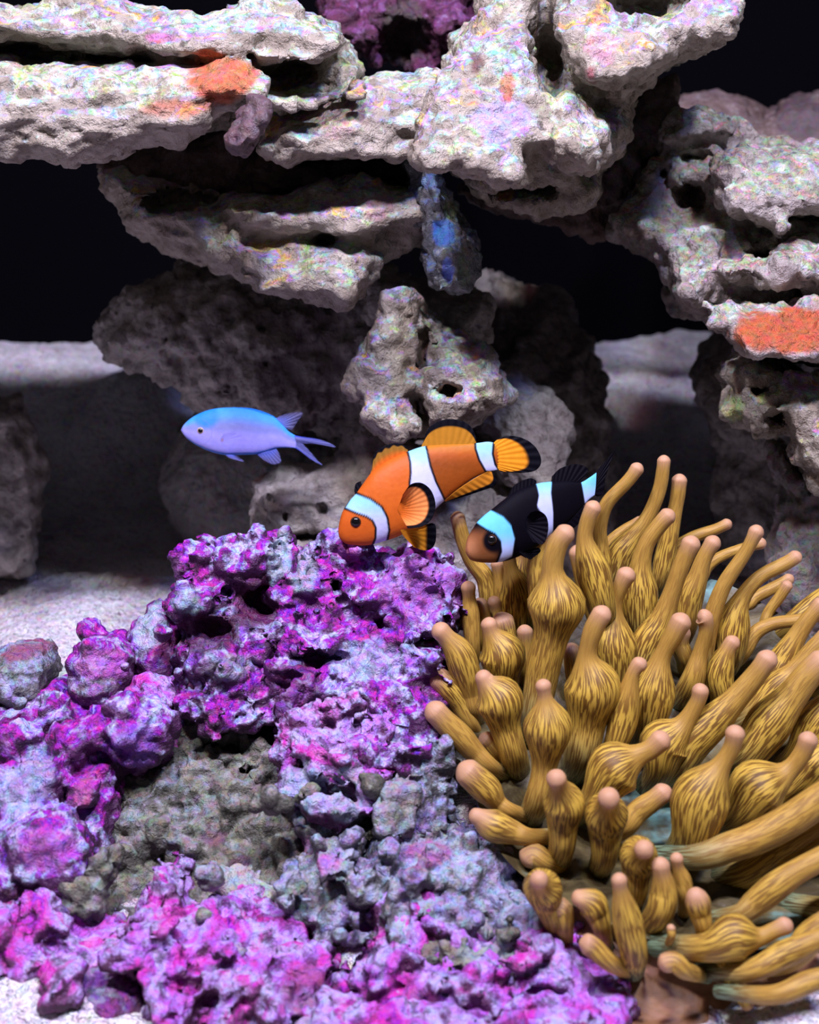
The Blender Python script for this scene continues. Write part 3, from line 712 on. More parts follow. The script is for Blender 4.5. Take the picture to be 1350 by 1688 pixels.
def zt(py): return 38.6 - (py - 950) / 650 * 10.6
anem_org = to_world(px_cam(1130, 1600, 31.5)); anem_org[2] = 0.0
anemone = empty('anemone', anem_org)
tag(anemone, 'large amber bubble tip anemone with striped bulbs and pink tips', 'anemone')
NT_ = [0]
def tentacle(pts, dz=0.0, kind='tentacle', lean=.25, tipless=False, toward=0.0):
    """pts from base to tip: (x, y, radius) in photo pixels"""
    NT_[0] += 1
    seed = NT_[0] * 5.37
    p = np.array(pts, float)
    zb = zt(p[0, 1]) + dz
    sc = zb / F
    z = zb - (p[0, 1] - p[:, 1]) * sc * lean
    if toward: z = z - toward * np.linspace(0, 1, len(p)) ** 2
    pts3 = np.stack([(p[:, 0] - W / 2) / F * z, (H / 2 - p[:, 1]) / F * z, z, p[:, 2] * sc], 1)
    # root: run on into the disc
    d = pts3[0] - pts3[1]; d[3] = 0
    ln = np.linalg.norm(d[:3]) + 1e-6
    root = pts3[0] + d / ln * 1.0; root[2] += 1.1; root[3] = pts3[0, 3] * .85
    pts3 = np.concatenate([[root], pts3])
    C = catmull(pts3, 14 * (len(pts3) - 1))
    C[:, 3] = np.maximum(C[:, 3], .06)
    seglen = np.linalg.norm(np.diff(C[:, :3], axis=0), axis=1)
    s = np.concatenate([[0], np.cumsum(seglen)]); total = s[-1]
    r = C[:, 3].copy()
    rt = pts3[-1, 3]
    # knob at the tip
    r *= 1 + .13 * np.exp(-((total - s - rt * .9) / (rt * .8)) ** 2)
    r *= 1 + .05 * np.array([math.sin(x * 2.1 + seed) for x in s])
    # rounded end
    end = np.clip((total - s) / (rt * 1.05), 0, 1)
    cap = np.sqrt(np.clip(1 - (1 - end) ** 2, 0, 1))
    r = np.where(total - s < rt * 1.05, r * np.maximum(cap, .04), r)
    # extra rings near the tip come from resampling
    ss = np.concatenate([np.linspace(0, total - rt * 1.1, 34), total - rt * 1.1 * (1 - np.sin(np.linspace(.12, math.pi / 2, 9)))])
    Cx = np.stack([np.interp(ss, s, C[:, k]) for k in range(3)], 1)
    end = np.clip((total - ss) / (rt * 1.1), 0, 1)
    rr = np.interp(ss, s, C[:, 3]) * (1 + .13 * np.exp(-((total - ss - rt * .9) / (rt * .8)) ** 2)) * (1 + .035 * np.sin(ss * 2.1 + seed))
    rr *= np.sqrt(np.clip(1 - (1 - end) ** 2, 0, 1)) * .98 + .02
    T = np.gradient(Cx, axis=0); T /= np.linalg.norm(T, axis=1)[:, None] + 1e-9
    up = np.array([.3, .1, 1.0]); up /= np.linalg.norm(up)
    A = np.cross(T, up); A /= np.linalg.norm(A, axis=1)[:, None] + 1e-9
    Bv = np.cross(T, A)
    n = 22
    th = np.linspace(0, 2 * math.pi, n, endpoint=False)
    ct, st = np.cos(th), np.sin(th)
    lump = 1 + .05 * pnoise(np.stack([np.outer(np.ones(len(ss)), ct) * 1.2 + seed, np.outer(np.ones(len(ss)), st) * 1.2, np.outer(ss, np.ones(n)) * .8], -1))
    V = Cx[:, None] + (rr[:, None] * lump)[..., None] * (A[:, None] * ct[None, :, None] + Bv[:, None] * st[None, :, None])
    m = len(ss)
    V = np.concatenate([V.reshape(-1, 3), Cx[-1:]])
    i, j = np.meshgrid(np.arange(m - 1), np.arange(n), indexing='ij')
    a = (i * n + j).ravel(); b = (i * n + (j + 1) % n).ravel()
    Q = np.stack([a, b, b + n, a + n], 1)
    capq = [((m - 1) * n + k, (m - 1) * n + (k + 1) % n, m * n, m * n) for k in range(n)]
    rmax = p[:, 2].max() * sc
    bulbness = smoothstep(rt * 1.05, max(rt * 1.9, rmax * .8), rr) if rmax > rt * 1.25 else smoothstep(0, 1, rr * 0 + .25)
    v = ss / total
    tipf = smoothstep(rt * 2.8, rt * .4, total - ss) * (0 if tipless else .8)
    basef = smoothstep(.46, .08, v)
    kx = rmax * 37.0
    tcx = np.concatenate([np.stack([np.outer(np.ones(m), ct) * kx * .62 + seed, np.outer(np.ones(m), st) * kx * .62, np.outer(ss, np.ones(n)) * 2.4], -1).reshape(-1, 3), [[seed, 0, total * 2.4]]])
    rep = lambda x: np.concatenate([np.repeat(x, n), x[-1:]])
    Wd = to_world(V)
    me_f = np.concatenate([Q, np.array(capq)])
    # the cap is made of triangles: store as a degenerate-free fan by separate tri list
    o = tri_quad_obj('tentacle', Wd, Q, [(x[0], x[1], x[2]) for x in capq], M_TENT, anemone,
                     {'tc': tcx, 'tipf': rep(tipf), 'basef': rep(basef), 'bulbf': rep(bulbness)})
    return o

def tri_quad_obj(name, V, Q, T, mat, parent, attrs):
    V = np.asarray(V) - np.array(parent['_org'])
    me = bpy.data.meshes.new(name)
    me.from_pydata([tuple(v) for v in V], [], [tuple(int(i) for i in q) for q in Q] + [tuple(int(i) for i in t) for t in T])
    me.polygons.foreach_set('use_smooth', np.ones(len(me.polygons), bool))
    for an, av in attrs.items():
        av = np.asarray(av, np.float32)
        if av.ndim == 1:
            a = me.attributes.new(an, 'FLOAT', 'POINT'); a.data.foreach_set('value', av)
        elif av.shape[1] == 3:
            a = me.attributes.new(an, 'FLOAT_VECTOR', 'POINT'); a.data.foreach_set('vector', av.ravel())
        else:
            a = me.attributes.new(an, 'FLOAT_COLOR', 'POINT'); a.data.foreach_set('color', av.ravel())
    me.materials.append(mat)
    o = bpy.data.objects.new(name, me); COL.objects.link(o); o.parent = parent
    return o

TENT = [
 ([(989,988,18),(988,932,22),(989,900,14),(988,869,12),(1001,829,11),(1036,792,11),(1056,764,10)], -.3),
 ([(1008,963,18),(1023,915,25),(1042,888,17),(1067,854,12),(1086,810,11),(1093,773,11),(1095,750,9)], -.3),
 ([(1085,963,14),(1098,907,17),(1113,838,12),(1118,810,12),(1121,781,10)], 0),
 ([(1054,1035,26),(1054,975,30),(1056,932,18),(1067,894,14),(1092,860,13),(1110,842,11)], -.2),
 ([(992,1000,24),(977,938,27),(964,890,14),(970,854,13),(983,826,12)], -3.0),
 ([(879,1190,25),(894,1110,27),(909,1045,31),(917,994,49),(912,950,20),(911,926,17),(921,893,16),(942,868,13)], 0),
 ([(985,1040,13),(975,1001,14),(965,966,14),(955,928,13),(951,898,13)], -.6),
 ([(806,1000,15),(800,955,16),(778,925,13),(765,895,12),(758,870,12),(752,843,10)], .4),
 ([(851,1035,22),(851,981,29),(842,938,12),(836,900,11)], .2),
 ([(830,1000,12),(826,975,13),(822,945,10),(818,920,10)], .1),
 ([(865,985,18),(861,941,23),(862,915,12),(858,895,11)], .2),
 ([(887,985,17),(888,930,18),(900,880,14),(905,865,12)], -2.0),
 ([(780,1075,12),(776,1018,15),(773,983,10),(771,958,12)], -.2),
 ([(800,1060,14),(796,1012,13),(788,986,10)], .1),
 ([(822,1040,14),(817,1003,10),(811,983,11)], .1),
 ([(832,1140,22),(829,1112,28),(827,1075,39),(810,1043,15),(804,1018,12)], -.1),
 ([(836,1075,15),(829,1032,19),(822,1010,12)], .1),
 ([(782,1170,16),(776,1145,18),(768,1110,24),(756,1076,25),(735,1050,15),(716,1030,15)], -.2),
 ([(868,1110,13),(866,1059,12),(864,1030,11)], .3),
 ([(846,1245,24),(832,1195,27),(821,1150,39),(800,1123,15),(794,1105,12)], -.2),
 ([(886,1320,23),(898,1260,22),(903,1196,39),(898,1150,12),(894,1120,14)], -.3),
 ([(750,1175,14),(726,1150,18),(702,1128,15)], .2),
 ([(780,1200,12),(757,1157,19),(736,1130,22),(712,1108,12)], .4),
 ([(808,1263,14),(783,1241,17),(758,1213,21),(730,1186,20),(706,1160,16)], -.2),
 ([(822,1242,14),(806,1224,14),(792,1211,10)], .1),
 ([(843,1337,13),(821,1324,16),(803,1302,24),(778,1279,22),(757,1260,15)], -.2),
 ([(876,1380,15),(846,1372,21),(811,1360,27),(788,1347,13),(773,1342,15)], -.3),
 ([(926,1395,22),(928,1360,26),(930,1322,34),(922,1298,17),(914,1276,13)], -.4, .8),
 ([(996,1410,22),(998,1365,30),(999,1340,36),(1002,1325,18),(1004,1312,14)], -.2, 1.5),
 ([(958,1245,27),(968,1190,32),(977,1130,47),(968,1082,16),(979,1036,16),(1000,1000,14)], -.4),
 ([(1012,1125,28),(1008,1060,41),(1012,1005,14),(1022,969,13),(1039,936,14)], -.1),
 ([(1052,1105,22),(1070,1059,28),(1092,1020,20),(1107,978,15),(1123,932,14),(1145,884,13)], -.4),
 ([(1130,1035,18),(1138,984,21),(1150,952,16),(1161,919,13),(1182,884,13)], -.1),
 ([(1105,940,12),(1114,908,13),(1142,886,10),(1179,873,9),(1206,860,8)], .2),
 ([(988,925,10),(1003,896,10),(1030,873,9),(1063,857,9)], .4),
 ([(1154,1105,16),(1163,1062,16),(1176,1009,14),(1194,963,12),(1229,910,11),(1252,866,12)], -.2),
 ([(1155,955,9),(1165,936,9),(1187,918,9),(1225,904,9),(1263,893,9)], 0),
 ([(1200,1085,24),(1207,1031,28),(1222,988,15),(1253,951,12),(1297,928,11),(1320,912,9)], -.2),
 ([(1230,1000,10),(1245,985,10),(1281,966,10),(1308,950,8)], .4),
 ([(1255,1035,9),(1267,1008,9),(1285,984,9),(1302,958,8)], .5),
 ([(1222,1080,13),(1244,1045,13),(1272,1029,11),(1319,1022,10),(1365,1012,10)], -.2),
 ([(1270,1120,24),(1292,1085,24),(1313,1050,16),(1334,1019,13),(1362,988,12)], -.4),
 ([(1138,1130,20),(1154,1077,13),(1164,1038,12),(1160,1018,13),(1150,1014,13)], -.2),
 ([(1066,1200,24),(1077,1139,38),(1090,1086,16),(1110,1047,16),(1130,1012,14)], -.3),
 ([(1013,1230,19),(1030,1175,23),(1043,1112,12),(1062,1086,13)], -.9),
 ([(1086,1270,26),(1096,1225,40),(1126,1196,18),(1150,1156,13),(1156,1127,13)], -.2),
 ([(976,1320,24),(1014,1267,45),(1050,1246,19),(1074,1234,16),(1100,1209,16)], -.5),
 ([(1110,1270,26),(1143,1220,33),(1175,1190,28),(1211,1154,20),(1246,1113,18),(1274,1074,15)], 0),
 ([(1240,1180,20),(1282,1135,28),(1312,1106,18),(1350,1066,18),(1380,1035,15)], .2),
 ([(1228,1245,28),(1268,1193,38),(1303,1150,26),(1335,1110,21),(1370,1080,18)], 0),
 ([(1140,1380,34),(1157,1311,48),(1187,1264,18),(1207,1231,14),(1214,1196,14)], -.4),
 ([(1030,1365,16),(1051,1338,18),(1080,1317,16),(1105,1298,14)], -.2),
 ([(1215,1345,30),(1252,1299,48),(1296,1273,18),(1322,1243,15),(1337,1207,14)], -.1),
 ([(1300,1310,22),(1350,1265,38),(1385,1220,18),(1400,1190,14)], .3),
 ([(1310,1250,22),(1345,1195,34),(1375,1150,18),(1390,1120,14)], .5),
 ([(1155,1412,22),(1202,1397,25),(1246,1382,27),(1306,1350,26),(1365,1308,25),(1420,1270,20)], -.6),
 ([(1215,1508,15),(1239,1493,20),(1276,1463,24),(1313,1437,20),(1369,1408,18),(1420,1380,15)], -.4),
 ([(1270,1430,14),(1335,1402,20),(1380,1370,14)], .2),
 ([(1165,1562,24),(1213,1545,37),(1250,1545,16),(1276,1534,13),(1306,1520,14)], -.6),
 ([(1200,1600,13),(1207,1615,16),(1224,1641,14),(1235,1664,7)], .1),
 ([(1044,1565,24),(1034,1515,25),(1023,1467,12),(1020,1440,12)], -.6),
 ([(1048,1470,20),(1050,1432,26),(1053,1408,31),(1060,1402,15),(1062,1400,13)], -.1, 1.4),
 ([(1086,1505,22),(1094,1471,23),(1090,1437,15),(1087,1414,14)], -.6),
 ([(1130,1485,12),(1125,1452,15),(1117,1428,10),(1115,1406,11)], -.3),
 ([(1160,1532,14),(1154,1505,18),(1150,1487,20),(1147,1474,14),(1146,1464,12)], -.5),
 ([(992,1530,16),(984,1505,21),(974,1489,24),(956,1482,14),(942,1484,11)], -.5),
 ([(912,1520,18),(902,1490,24),(894,1463,31),(890,1455,16),(888,1448,12)], -.2, 1.3),
 ([(1106,1545,7),(1106,1532,7),(1107,1524,6)], -.6),
 ([(930,1530,16),(925,1500,20),(905,1500,12)], -.1),
 ([(1230,1440,24),(1290,1400,26),(1340,1370,20),(1390,1350,16)], .6),
 ([(1300,1580,20),(1340,1540,24),(1390,1500,16)], .2),
 ([(900,1420,18),(880,1410,18),(862,1425,14)], .2),
 ([(950,1130,16),(945,1090,15),(940,1060,11)], .6),
 ([(1190,1150,20),(1185,1110,24),(1200,1070,13),(1215,1050,11)], .4),
 ([(1130,1090,16),(1120,1060,16),(1128,1030,12)], .5),
 ([(1235,1600,18),(1295,1572,22),(1350,1548,16),(1395,1530,13)], -.3),
 ([(1275,1640,15),(1335,1618,18),(1400,1600,13)], -.4),
 ([(1370,1230,26),(1420,1180,34),(1460,1130,16),(1480,1095,13)], 0),
 ([(1400,1330,26),(1450,1290,36),(1500,1250,16),(1525,1215,13)], 0),
 ([(1400,1420,24),(1460,1400,32),(1510,1370,16),(1545,1345,13)], 0),
 ([(1370,1500,22),(1430,1490,28),(1490,1470,16),(1530,1450,13)], 0),
 ([(1340,1130,22),(1390,1080,28),(1430,1030,14),(1450,1000,12)], .3),
 ([(1290,1040,18),(1340,1000,20),(1390,960,12),(1420,935,11)], .4),
 ([(1010,1590,14),(975,1560,17),(955,1552,11)], -.1),
 ([(1130,1600,14),(1110,1585,16),(1085,1592,11)], -.4),
]
for pts, dz, *tw in TENT: tentacle(pts, dz, toward=tw[0] if tw else 0.0)

# oral disc: a dished sheet behind the tentacle roots, and the fleshy column on the sand
def disc():
    n, m = 90, 24
    V = []
    poly = np.array([(770,1090),(800,1010),(880,960),(1000,950),(1150,950),(1250,990),(1360,1080),(1420,1250),(1400,1460),(1300,1550),(1180,1568),(1060,1545),(960,1500),(870,1450),(810,1380),(770,1250)], float)
    pp = catmull(np.concatenate([poly, poly[:1]]), n + 1)[:n]
    c = np.array([1070, 1330.0])
    P = []
    for side in (0, 1):
        for k in range(m + 1):
            q = k / m
            xy = c + (pp - c) * q
            z = zt(xy[:, 1]) + 1.2 + (-1.0 * q ** 3 if side == 0 else 2.4 * (1 - q ** 2) ** .6)
            z = z + .25 * fbm(np.stack([xy[:, 0] * .02, xy[:, 1] * .02, xy[:, 0] * 0 + side], -1), 3)
            P.append(np.stack([(xy[:, 0] - W / 2) / F * z, (H / 2 - xy[:, 1]) / F * z, z], 1))
    A = np.concatenate(P)
    Q = []
    for side in (0, 1):
        b0 = side * (m + 1) * n
        for k in range(m):
            for j in range(n):
                a, b = b0 + k * n + j, b0 + k * n + (j + 1) % n
                q = (a, b, b + n, a + n)
                Q.append(q if side else q[::-1])
    tri_quad_obj('oral_disc', to_world(A), Q, [], M_DISC, anemone, {})
disc()
def column():
    n, m = 120, 40
    V = []
    for k in range(m + 1):
        q = k / m
        z = -.5 + 1.2 * q
        r = 4.5 - .7 * q + .7 * (1 - q) ** 5
        for j in range(n):
            th = 2 * math.pi * j / n
            rr = r * (1 + .045 * math.sin(th * 17 + q * 3) * (1 - .3 * q) + .05 * math.sin(th * 5 + 1))
            V.append((7.9 + rr * math.cos(th) * 1.15, 27.6 + .6 * q + rr * math.sin(th) * 1.12, z))
    V = np.array(V)
    V += .16 * fbm(V * .8, 3)[:, None]
    Q = [(k * n + j, k * n + (j + 1) % n, (k + 1) * n + (j + 1) % n, (k + 1) * n + j) for k in range(m) for j in range(n)]
    tri_quad_obj('column', V * S, Q, [], M_COLUMN, anemone, {})
column()

# ------------------------------------------------------------------ fish
def fish_material(name, rough=.38, sss=0.0, alpha=None, scale_bump=.15, spec=.2):
    t = NT(name)
    c = t.attr('Col').outputs['Color']
    tc = t.n('ShaderNodeTexCoord').outputs['Object']
    n = t.noise(tc, 500, 3)
    col = t.mix(.18, c, n.outputs[0], 'OVERLAY')
    v = t.n('ShaderNodeTexVoronoi', ins={'Vector': tc, 'Scale': 700.0})
    nr = t.bump(v.outputs[0], scale_bump, .0003)
    kw = {}
    if alpha is not None:
        kw['Alpha'] = t.math('MULTIPLY', t.attr('alp').outputs['Fac'], 1.0)
    if sss: kw.update({'Subsurface Weight': sss, 'Subsurface Scale': .002})
    return t.out(col, rough, nr, spec, **kw)
M_FISH = fish_material('fish_skin', .5, spec=.15)
M_FIN = fish_material('fish_fin', .6, scale_bump=.05, spec=.05)
M_CFIN = fish_material('clear_fin', .4, alpha=1, scale_bump=.03)
M_EYE = plain('black_eye', (.006, .005, .005), .12, spec=.6)
M_IRIS = plain('dark_iris', (.10, .03, .01), .25)
M_SIRIS = plain('silver_iris', (.55, .40, .36), .25)

class Fish:
    def __init__(s, name, label, x0, y0, k, z, group=None, yaw=0.0, cat='fish'):
        s.x0, s.y0, s.k, s.z, s.yaw = x0, y0, k, z, yaw
        s.org = None; s.name, s.label, s.group, s.cat = name, label, group, cat
    def P(s, a, dz=0.0):
        """crop coordinates -> camera frame"""
        a = np.asarray(a, float)
        px, py = s.x0 + a[..., 0] * s.k, s.y0 + a[..., 1] * s.k
        z = s.z + s.yaw * (px - s.xc) / F * s.z + dz
        # lay the side plane out at one depth so the fish is not sheared
        return np.stack([(px - W / 2) / F * z, (H / 2 - py) / F * z, z + 0 * px], -1)
    def start(s, cx, cy):
        s.xc = s.x0 + cx * s.k
        s.root = empty(s.name, to_world(s.P(np.array([cx, cy]))))
        tag(s.root, s.label, s.cat, s.group)
    def body(s, st, widths, colf, nr=230, ns=84, mat=None):
        st = np.array(st, float)
        D = catmull(np.concatenate([st[:, 0], st[:, 1], np.array(widths)[:, None]], 1), nr)
        t = np.linspace(0, 1, nr)
        top, bot, wf = D[:, :2], D[:, 2:4], D[:, 4]
        th = np.linspace(0, 2 * math.pi, ns, endpoint=False)
        c = (top + bot) / 2; h = (top - bot) / 2
        hl = np.linalg.norm(h, axis=1)
        pl = c[:, None] + np.cos(th)[None, :, None] * h[:, None]
        # cross-section: fullest a little above the middle
        prof = np.sign(np.sin(th)) * np.abs(np.sin(th)) ** .85
        dz = (wf * hl)[:, None] * prof[None] * s.k / F * s.z
        V = s.P(pl, 0); V[..., 2] += dz
        flat = pl.reshape(-1, 2)
        V = V.reshape(-1, 3)
        i, j = np.meshgrid(np.arange(nr - 1), np.arange(ns), indexing='ij')
        a = (i * ns + j).ravel(); b = (i * ns + (j + 1) % ns).ravel()
        Q = np.stack([a, b, b + ns, a + ns], 1)
        ends = [tuple(range(ns)), tuple(reversed(range((nr - 1) * ns, nr * ns)))]
        cc = colf(flat[:, 0], flat[:, 1])
        Col = np.concatenate([cc, np.ones((len(cc), 1))], 1)
        s.bv, s.bflat = V, flat
        return tri_quad_obj('body', to_world(V), Q, ends, mat or M_FISH, s.root, {'Col': Col})
    def fin(s, name, base, outer, colf, dz0=0.0, dz1=0.0, thick=.05, rip=.025, rays=14, nb=60, no=26, mat=None, alp=None):
        def rs(L):
            L = np.array(L, float)
            C = catmull(L, 200); d = np.concatenate([[0], np.cumsum(np.linalg.norm(np.diff(C, axis=0), axis=1))])
            tt = np.linspace(0, d[-1], nb)
            return np.stack([np.interp(tt, d, C[:, 0]), np.interp(tt, d, C[:, 1])], 1)
        Bc, Oc = rs(base), rs(outer)
        q = np.linspace(0, 1, no)
        pl = Bc[:, None] * (1 - q)[None, :, None] + Oc[:, None] * q[None, :, None]
        uu = np.linspace(0, 1, nb)
        off = (dz0 + (dz1 - dz0) * q)[None] + rip * np.cos(uu * math.pi * 2 * rays)[:, None] * (q[None] ** .5) * .5
        layers = []
        for sgn in (-1, 1):
            V = s.P(pl, 0); V[..., 2] += off + sgn * thick * (1 - .75 * q)[None] * (np.sin(np.clip(uu, .02, .98) * math.pi) ** .3)[:, None]
            layers.append(V.reshape(-1, 3))
        V = np.concatenate(layers); N = nb * no
        i, j = np.meshgrid(np.arange(nb - 1), np.arange(no - 1), indexing='ij')
        a = (i * no + j).ravel()
        Q = np.stack([a, a + 1, a + no + 1, a + no], 1)
        Q2 = Q[:, ::-1] + N
        rim = [i * no for i in range(nb)] + [(nb - 1) * no + j for j in range(1, no)] + [i * no + no - 1 for i in range(nb - 2, -1, -1)] + [j for j in range(no - 2, 0, -1)]
        R = [(rim[x], rim[(x + 1) % len(rim)], rim[(x + 1) % len(rim)] + N, rim[x] + N) for x in range(len(rim))]
        U = np.repeat(uu, no); Qv = np.tile(q, nb)
        cc = colf(U, Qv, pl.reshape(-1, 2))
        ray = .95 + .05 * np.cos(U * math.pi * 2 * rays)
        cc = cc * ray[:, None]
        Col = np.concatenate([np.concatenate([cc, np.ones((N, 1))], 1)] * 2)
        at = {'Col': Col}
        if alp is not None:
            at['alp'] = np.concatenate([alp(U, Qv)] * 2)
        return tri_quad_obj(name, to_world(V), np.concatenate([Q, Q2, np.array(R)]), [], mat or M_FIN, s.root, at)
    def eye(s, x, y, r, iris=None, pr=.6):
        """one eye on each flank"""
        d = np.hypot(s.bflat[:, 0] - x, s.bflat[:, 1] - y)
        near = s.bv[:, 2] < np.median(s.bv[d < r * 1.2, 2])
        rc = r * s.k / F * s.z
        for side in (-1, 1):
            m = (d < r * .6) & (near if side < 0 else ~near)
            zc = s.bv[m, 2].mean()
            c = s.P(np.array([x, y])); c[2] = zc - side * rc * .12
            e = s._ball('eye', c, rc, (1, 1, .42), side, iris or M_EYE, s.root)
            if iris:
                c2 = c.copy(); c2[2] += side * rc * .22
                s._ball('pupil', c2, rc * pr, (1, 1, .50), side, M_EYE, e)
    def _ball(s, name, c, r, sq, side, mat, parent):
        n, m = 20, 12
        V = []
        for k in range(m + 1):
            ph = math.pi * k / m
            for j in range(n):
                th = 2 * math.pi * j / n
                V.append(c + r * np.array([math.sin(ph) * math.cos(th) * sq[0], math.sin(ph) * math.sin(th) * sq[1], math.cos(ph) * sq[2]]))
        Q = [(k * n + j, k * n + (j + 1) % n, (k + 1) * n + (j + 1) % n, (k + 1) * n + j) for k in range(m) for j in range(n)]
        parent_org = parent if '_org' in parent else s.root
        o = tri_quad_obj(name, to_world(np.array(V)), Q, [], mat, parent_org, {})
        if parent is not parent_org: o.parent = parent
        return o

def blend(a, b, w):
    w = np.asarray(w)[..., None]
    return np.asarray(a) * (1 - w) + np.asarray(b) * w
ZK, ZX, ZY = 480 / 1350, 540, 660
# --- orange clownfish
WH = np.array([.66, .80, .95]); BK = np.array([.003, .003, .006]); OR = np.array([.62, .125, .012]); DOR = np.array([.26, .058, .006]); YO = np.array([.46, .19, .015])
ob = [((50,600),(50,612)),((54,568),(57,640)),((70,515),(85,664)),((97,470),(130,673)),((130,434),(190,671)),((165,385),(250,656)),((205,332),(320,634)),((260,290),(390,600)),((320,258),(450,555)),((380,234),(508,496)),((440,214),(556,454)),((520,205),(608,412)),((600,202),(660,372)),((660,200),(705,347)),((700,197),(745,332)),((745,192),(775,326)),((790,200),(802,318))]
ow = [.9, .62, .52, .50, .48, .46, .45, .43, .41, .39, .37, .34, .31, .27, .23, .19, .10]
bands_o = [[(84,497),(125,432),(200,462),(250,498),(274,545),(282,600),(272,650),(210,680),(228,640),(230,590),(215,555),(185,535),(140,520)],
           [(360,210),(442,175),(457,240),(472,310),(497,380),(522,430),(542,470),(500,520),(470,470),(425,420),(384,395),(390,340),(388,290),(378,245)],
           [(688,165),(785,160),(764,200),(760,250),(772,300),(797,335),(735,325),(706,275),(690,225)]]
def col_orange(x, y):
    rear = smoothstep(430, 480, x)
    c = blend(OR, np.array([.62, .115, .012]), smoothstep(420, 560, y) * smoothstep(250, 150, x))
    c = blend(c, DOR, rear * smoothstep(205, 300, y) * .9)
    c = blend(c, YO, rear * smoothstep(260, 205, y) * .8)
    c = blend(c, np.array([.80, .27, .03]), smoothstep(600, 640, y) * smoothstep(270, 320, x))
    d = np.minimum.reduce([poly_sdf(x, y, p) for p in bands_o])
    c = blend(c, BK, smoothstep(13, 8, d))
    wh = blend(np.array([.30, .68, .95]), np.array([.60, .62, .90]), smoothstep(460, 580, y + (x > 320) * 260 + (x > 320) * (x < 600) * (y - 330) * .4))
    return blend(c, wh, smoothstep(3, -3, d))
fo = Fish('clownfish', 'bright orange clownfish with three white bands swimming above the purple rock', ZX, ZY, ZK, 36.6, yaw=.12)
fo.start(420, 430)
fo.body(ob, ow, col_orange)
def margin(inner, v0, v1, body=None):
    def f(U, Q, pl):
        return blend(blend(body if body is not None else inner, inner, smoothstep(0, .4, Q)), BK, smoothstep(v0, v1, Q))
    return f
def front_dorsal(U, Q, pl):
    c = blend(OR, np.array([.30, .14, .02]), smoothstep(.05, .6, Q))
    return blend(c, BK, smoothstep(.74, .84, Q + .06 * np.cos(U * 40)))
fo.fin('dorsal_fin', [(185,362),(230,316),(300,270),(372,242)], [(204,332),(212,262),(240,226),(300,200),(345,203),(372,226)], front_dorsal, rays=9)
fo.fin('dorsal_fin', [(432,222),(520,212),(600,208),(684,204)], [(443,192),(468,130),(520,95),(580,87),(640,103),(676,140),(692,192)], margin(YO, .68, .76), rays=10)
fo.fin('dorsal_fin', [(128,440),(160,395)], [(124,420),(130,388),(152,374)], lambda U, Q, pl: np.tile(BK, (len(U), 1)), rays=3)
fo.fin('tail_fin', [(766,200),(764,250),(776,300),(796,326)], [(790,178),(850,164),(915,180),(962,215),(988,265),(984,305),(950,330),(880,336),(805,330)],
       lambda U, Q, pl: blend(blend(BK, np.array([.85, .30, .015]), smoothstep(.03, .08, Q)), BK, smoothstep(.66 + .1 * np.abs(U - .5), .76 + .1 * np.abs(U - .5), Q)), rays=11, no=40)
fo.fin('anal_fin', [(540,466),(600,415),(680,362),(745,328)], [(550,470),(620,450),(700,424),(768,398),(782,368),(764,334)], lambda U, Q, pl: blend(np.array([.70, .25, .02]), BK, smoothstep(.70, .80, Q)), rays=9, dz0=-.25, dz1=-.1)
fo.fin('pectoral_fin', [(335,530),(325,505),(335,480)], [(372,590),(430,584),(472,556),(494,505),(490,455),(468,412),(430,388),(385,395),(350,440)], lambda U, Q, pl: blend(blend(OR, np.array([.88, .30, .08]), smoothstep(.1, .8, Q)), BK, smoothstep(.78, .84, Q)), dz0=-1.05, dz1=-1.55, rays=14, no=40)
fo.fin('pectoral_fin', [(335,530),(325,505),(335,480)], [(372,590),(430,584),(472,556),(494,505),(490,455),(468,412),(430,388),(385,395),(350,440)], lambda U, Q, pl: blend(OR, BK, smoothstep(.78, .84, Q)), dz0=1.05, dz1=1.55, rays=14)
fo.fin('pelvic_fin', [(338,600),(352,628)], [(400,590),(462,575),(496,575),(500,640),(484,680),(450,693),(400,678)], lambda U, Q, pl: blend(np.array([.85, .33, .02]), BK, smoothstep(445, 462, pl[:, 0])), dz0=-.45, dz1=-.7, rays=9)
fo.fin('pelvic_fin', [(338,600),(352,628)], [(400,590),(462,575),(496,575),(500,640),(484,680),(450,693),(400,678)], lambda U, Q, pl: blend(np.array([.85, .33, .02]), BK, smoothstep(445, 462, pl[:, 0])), dz0=.45, dz1=.8, rays=9)
fo.eye(133, 563, 26, M_IRIS, .82)

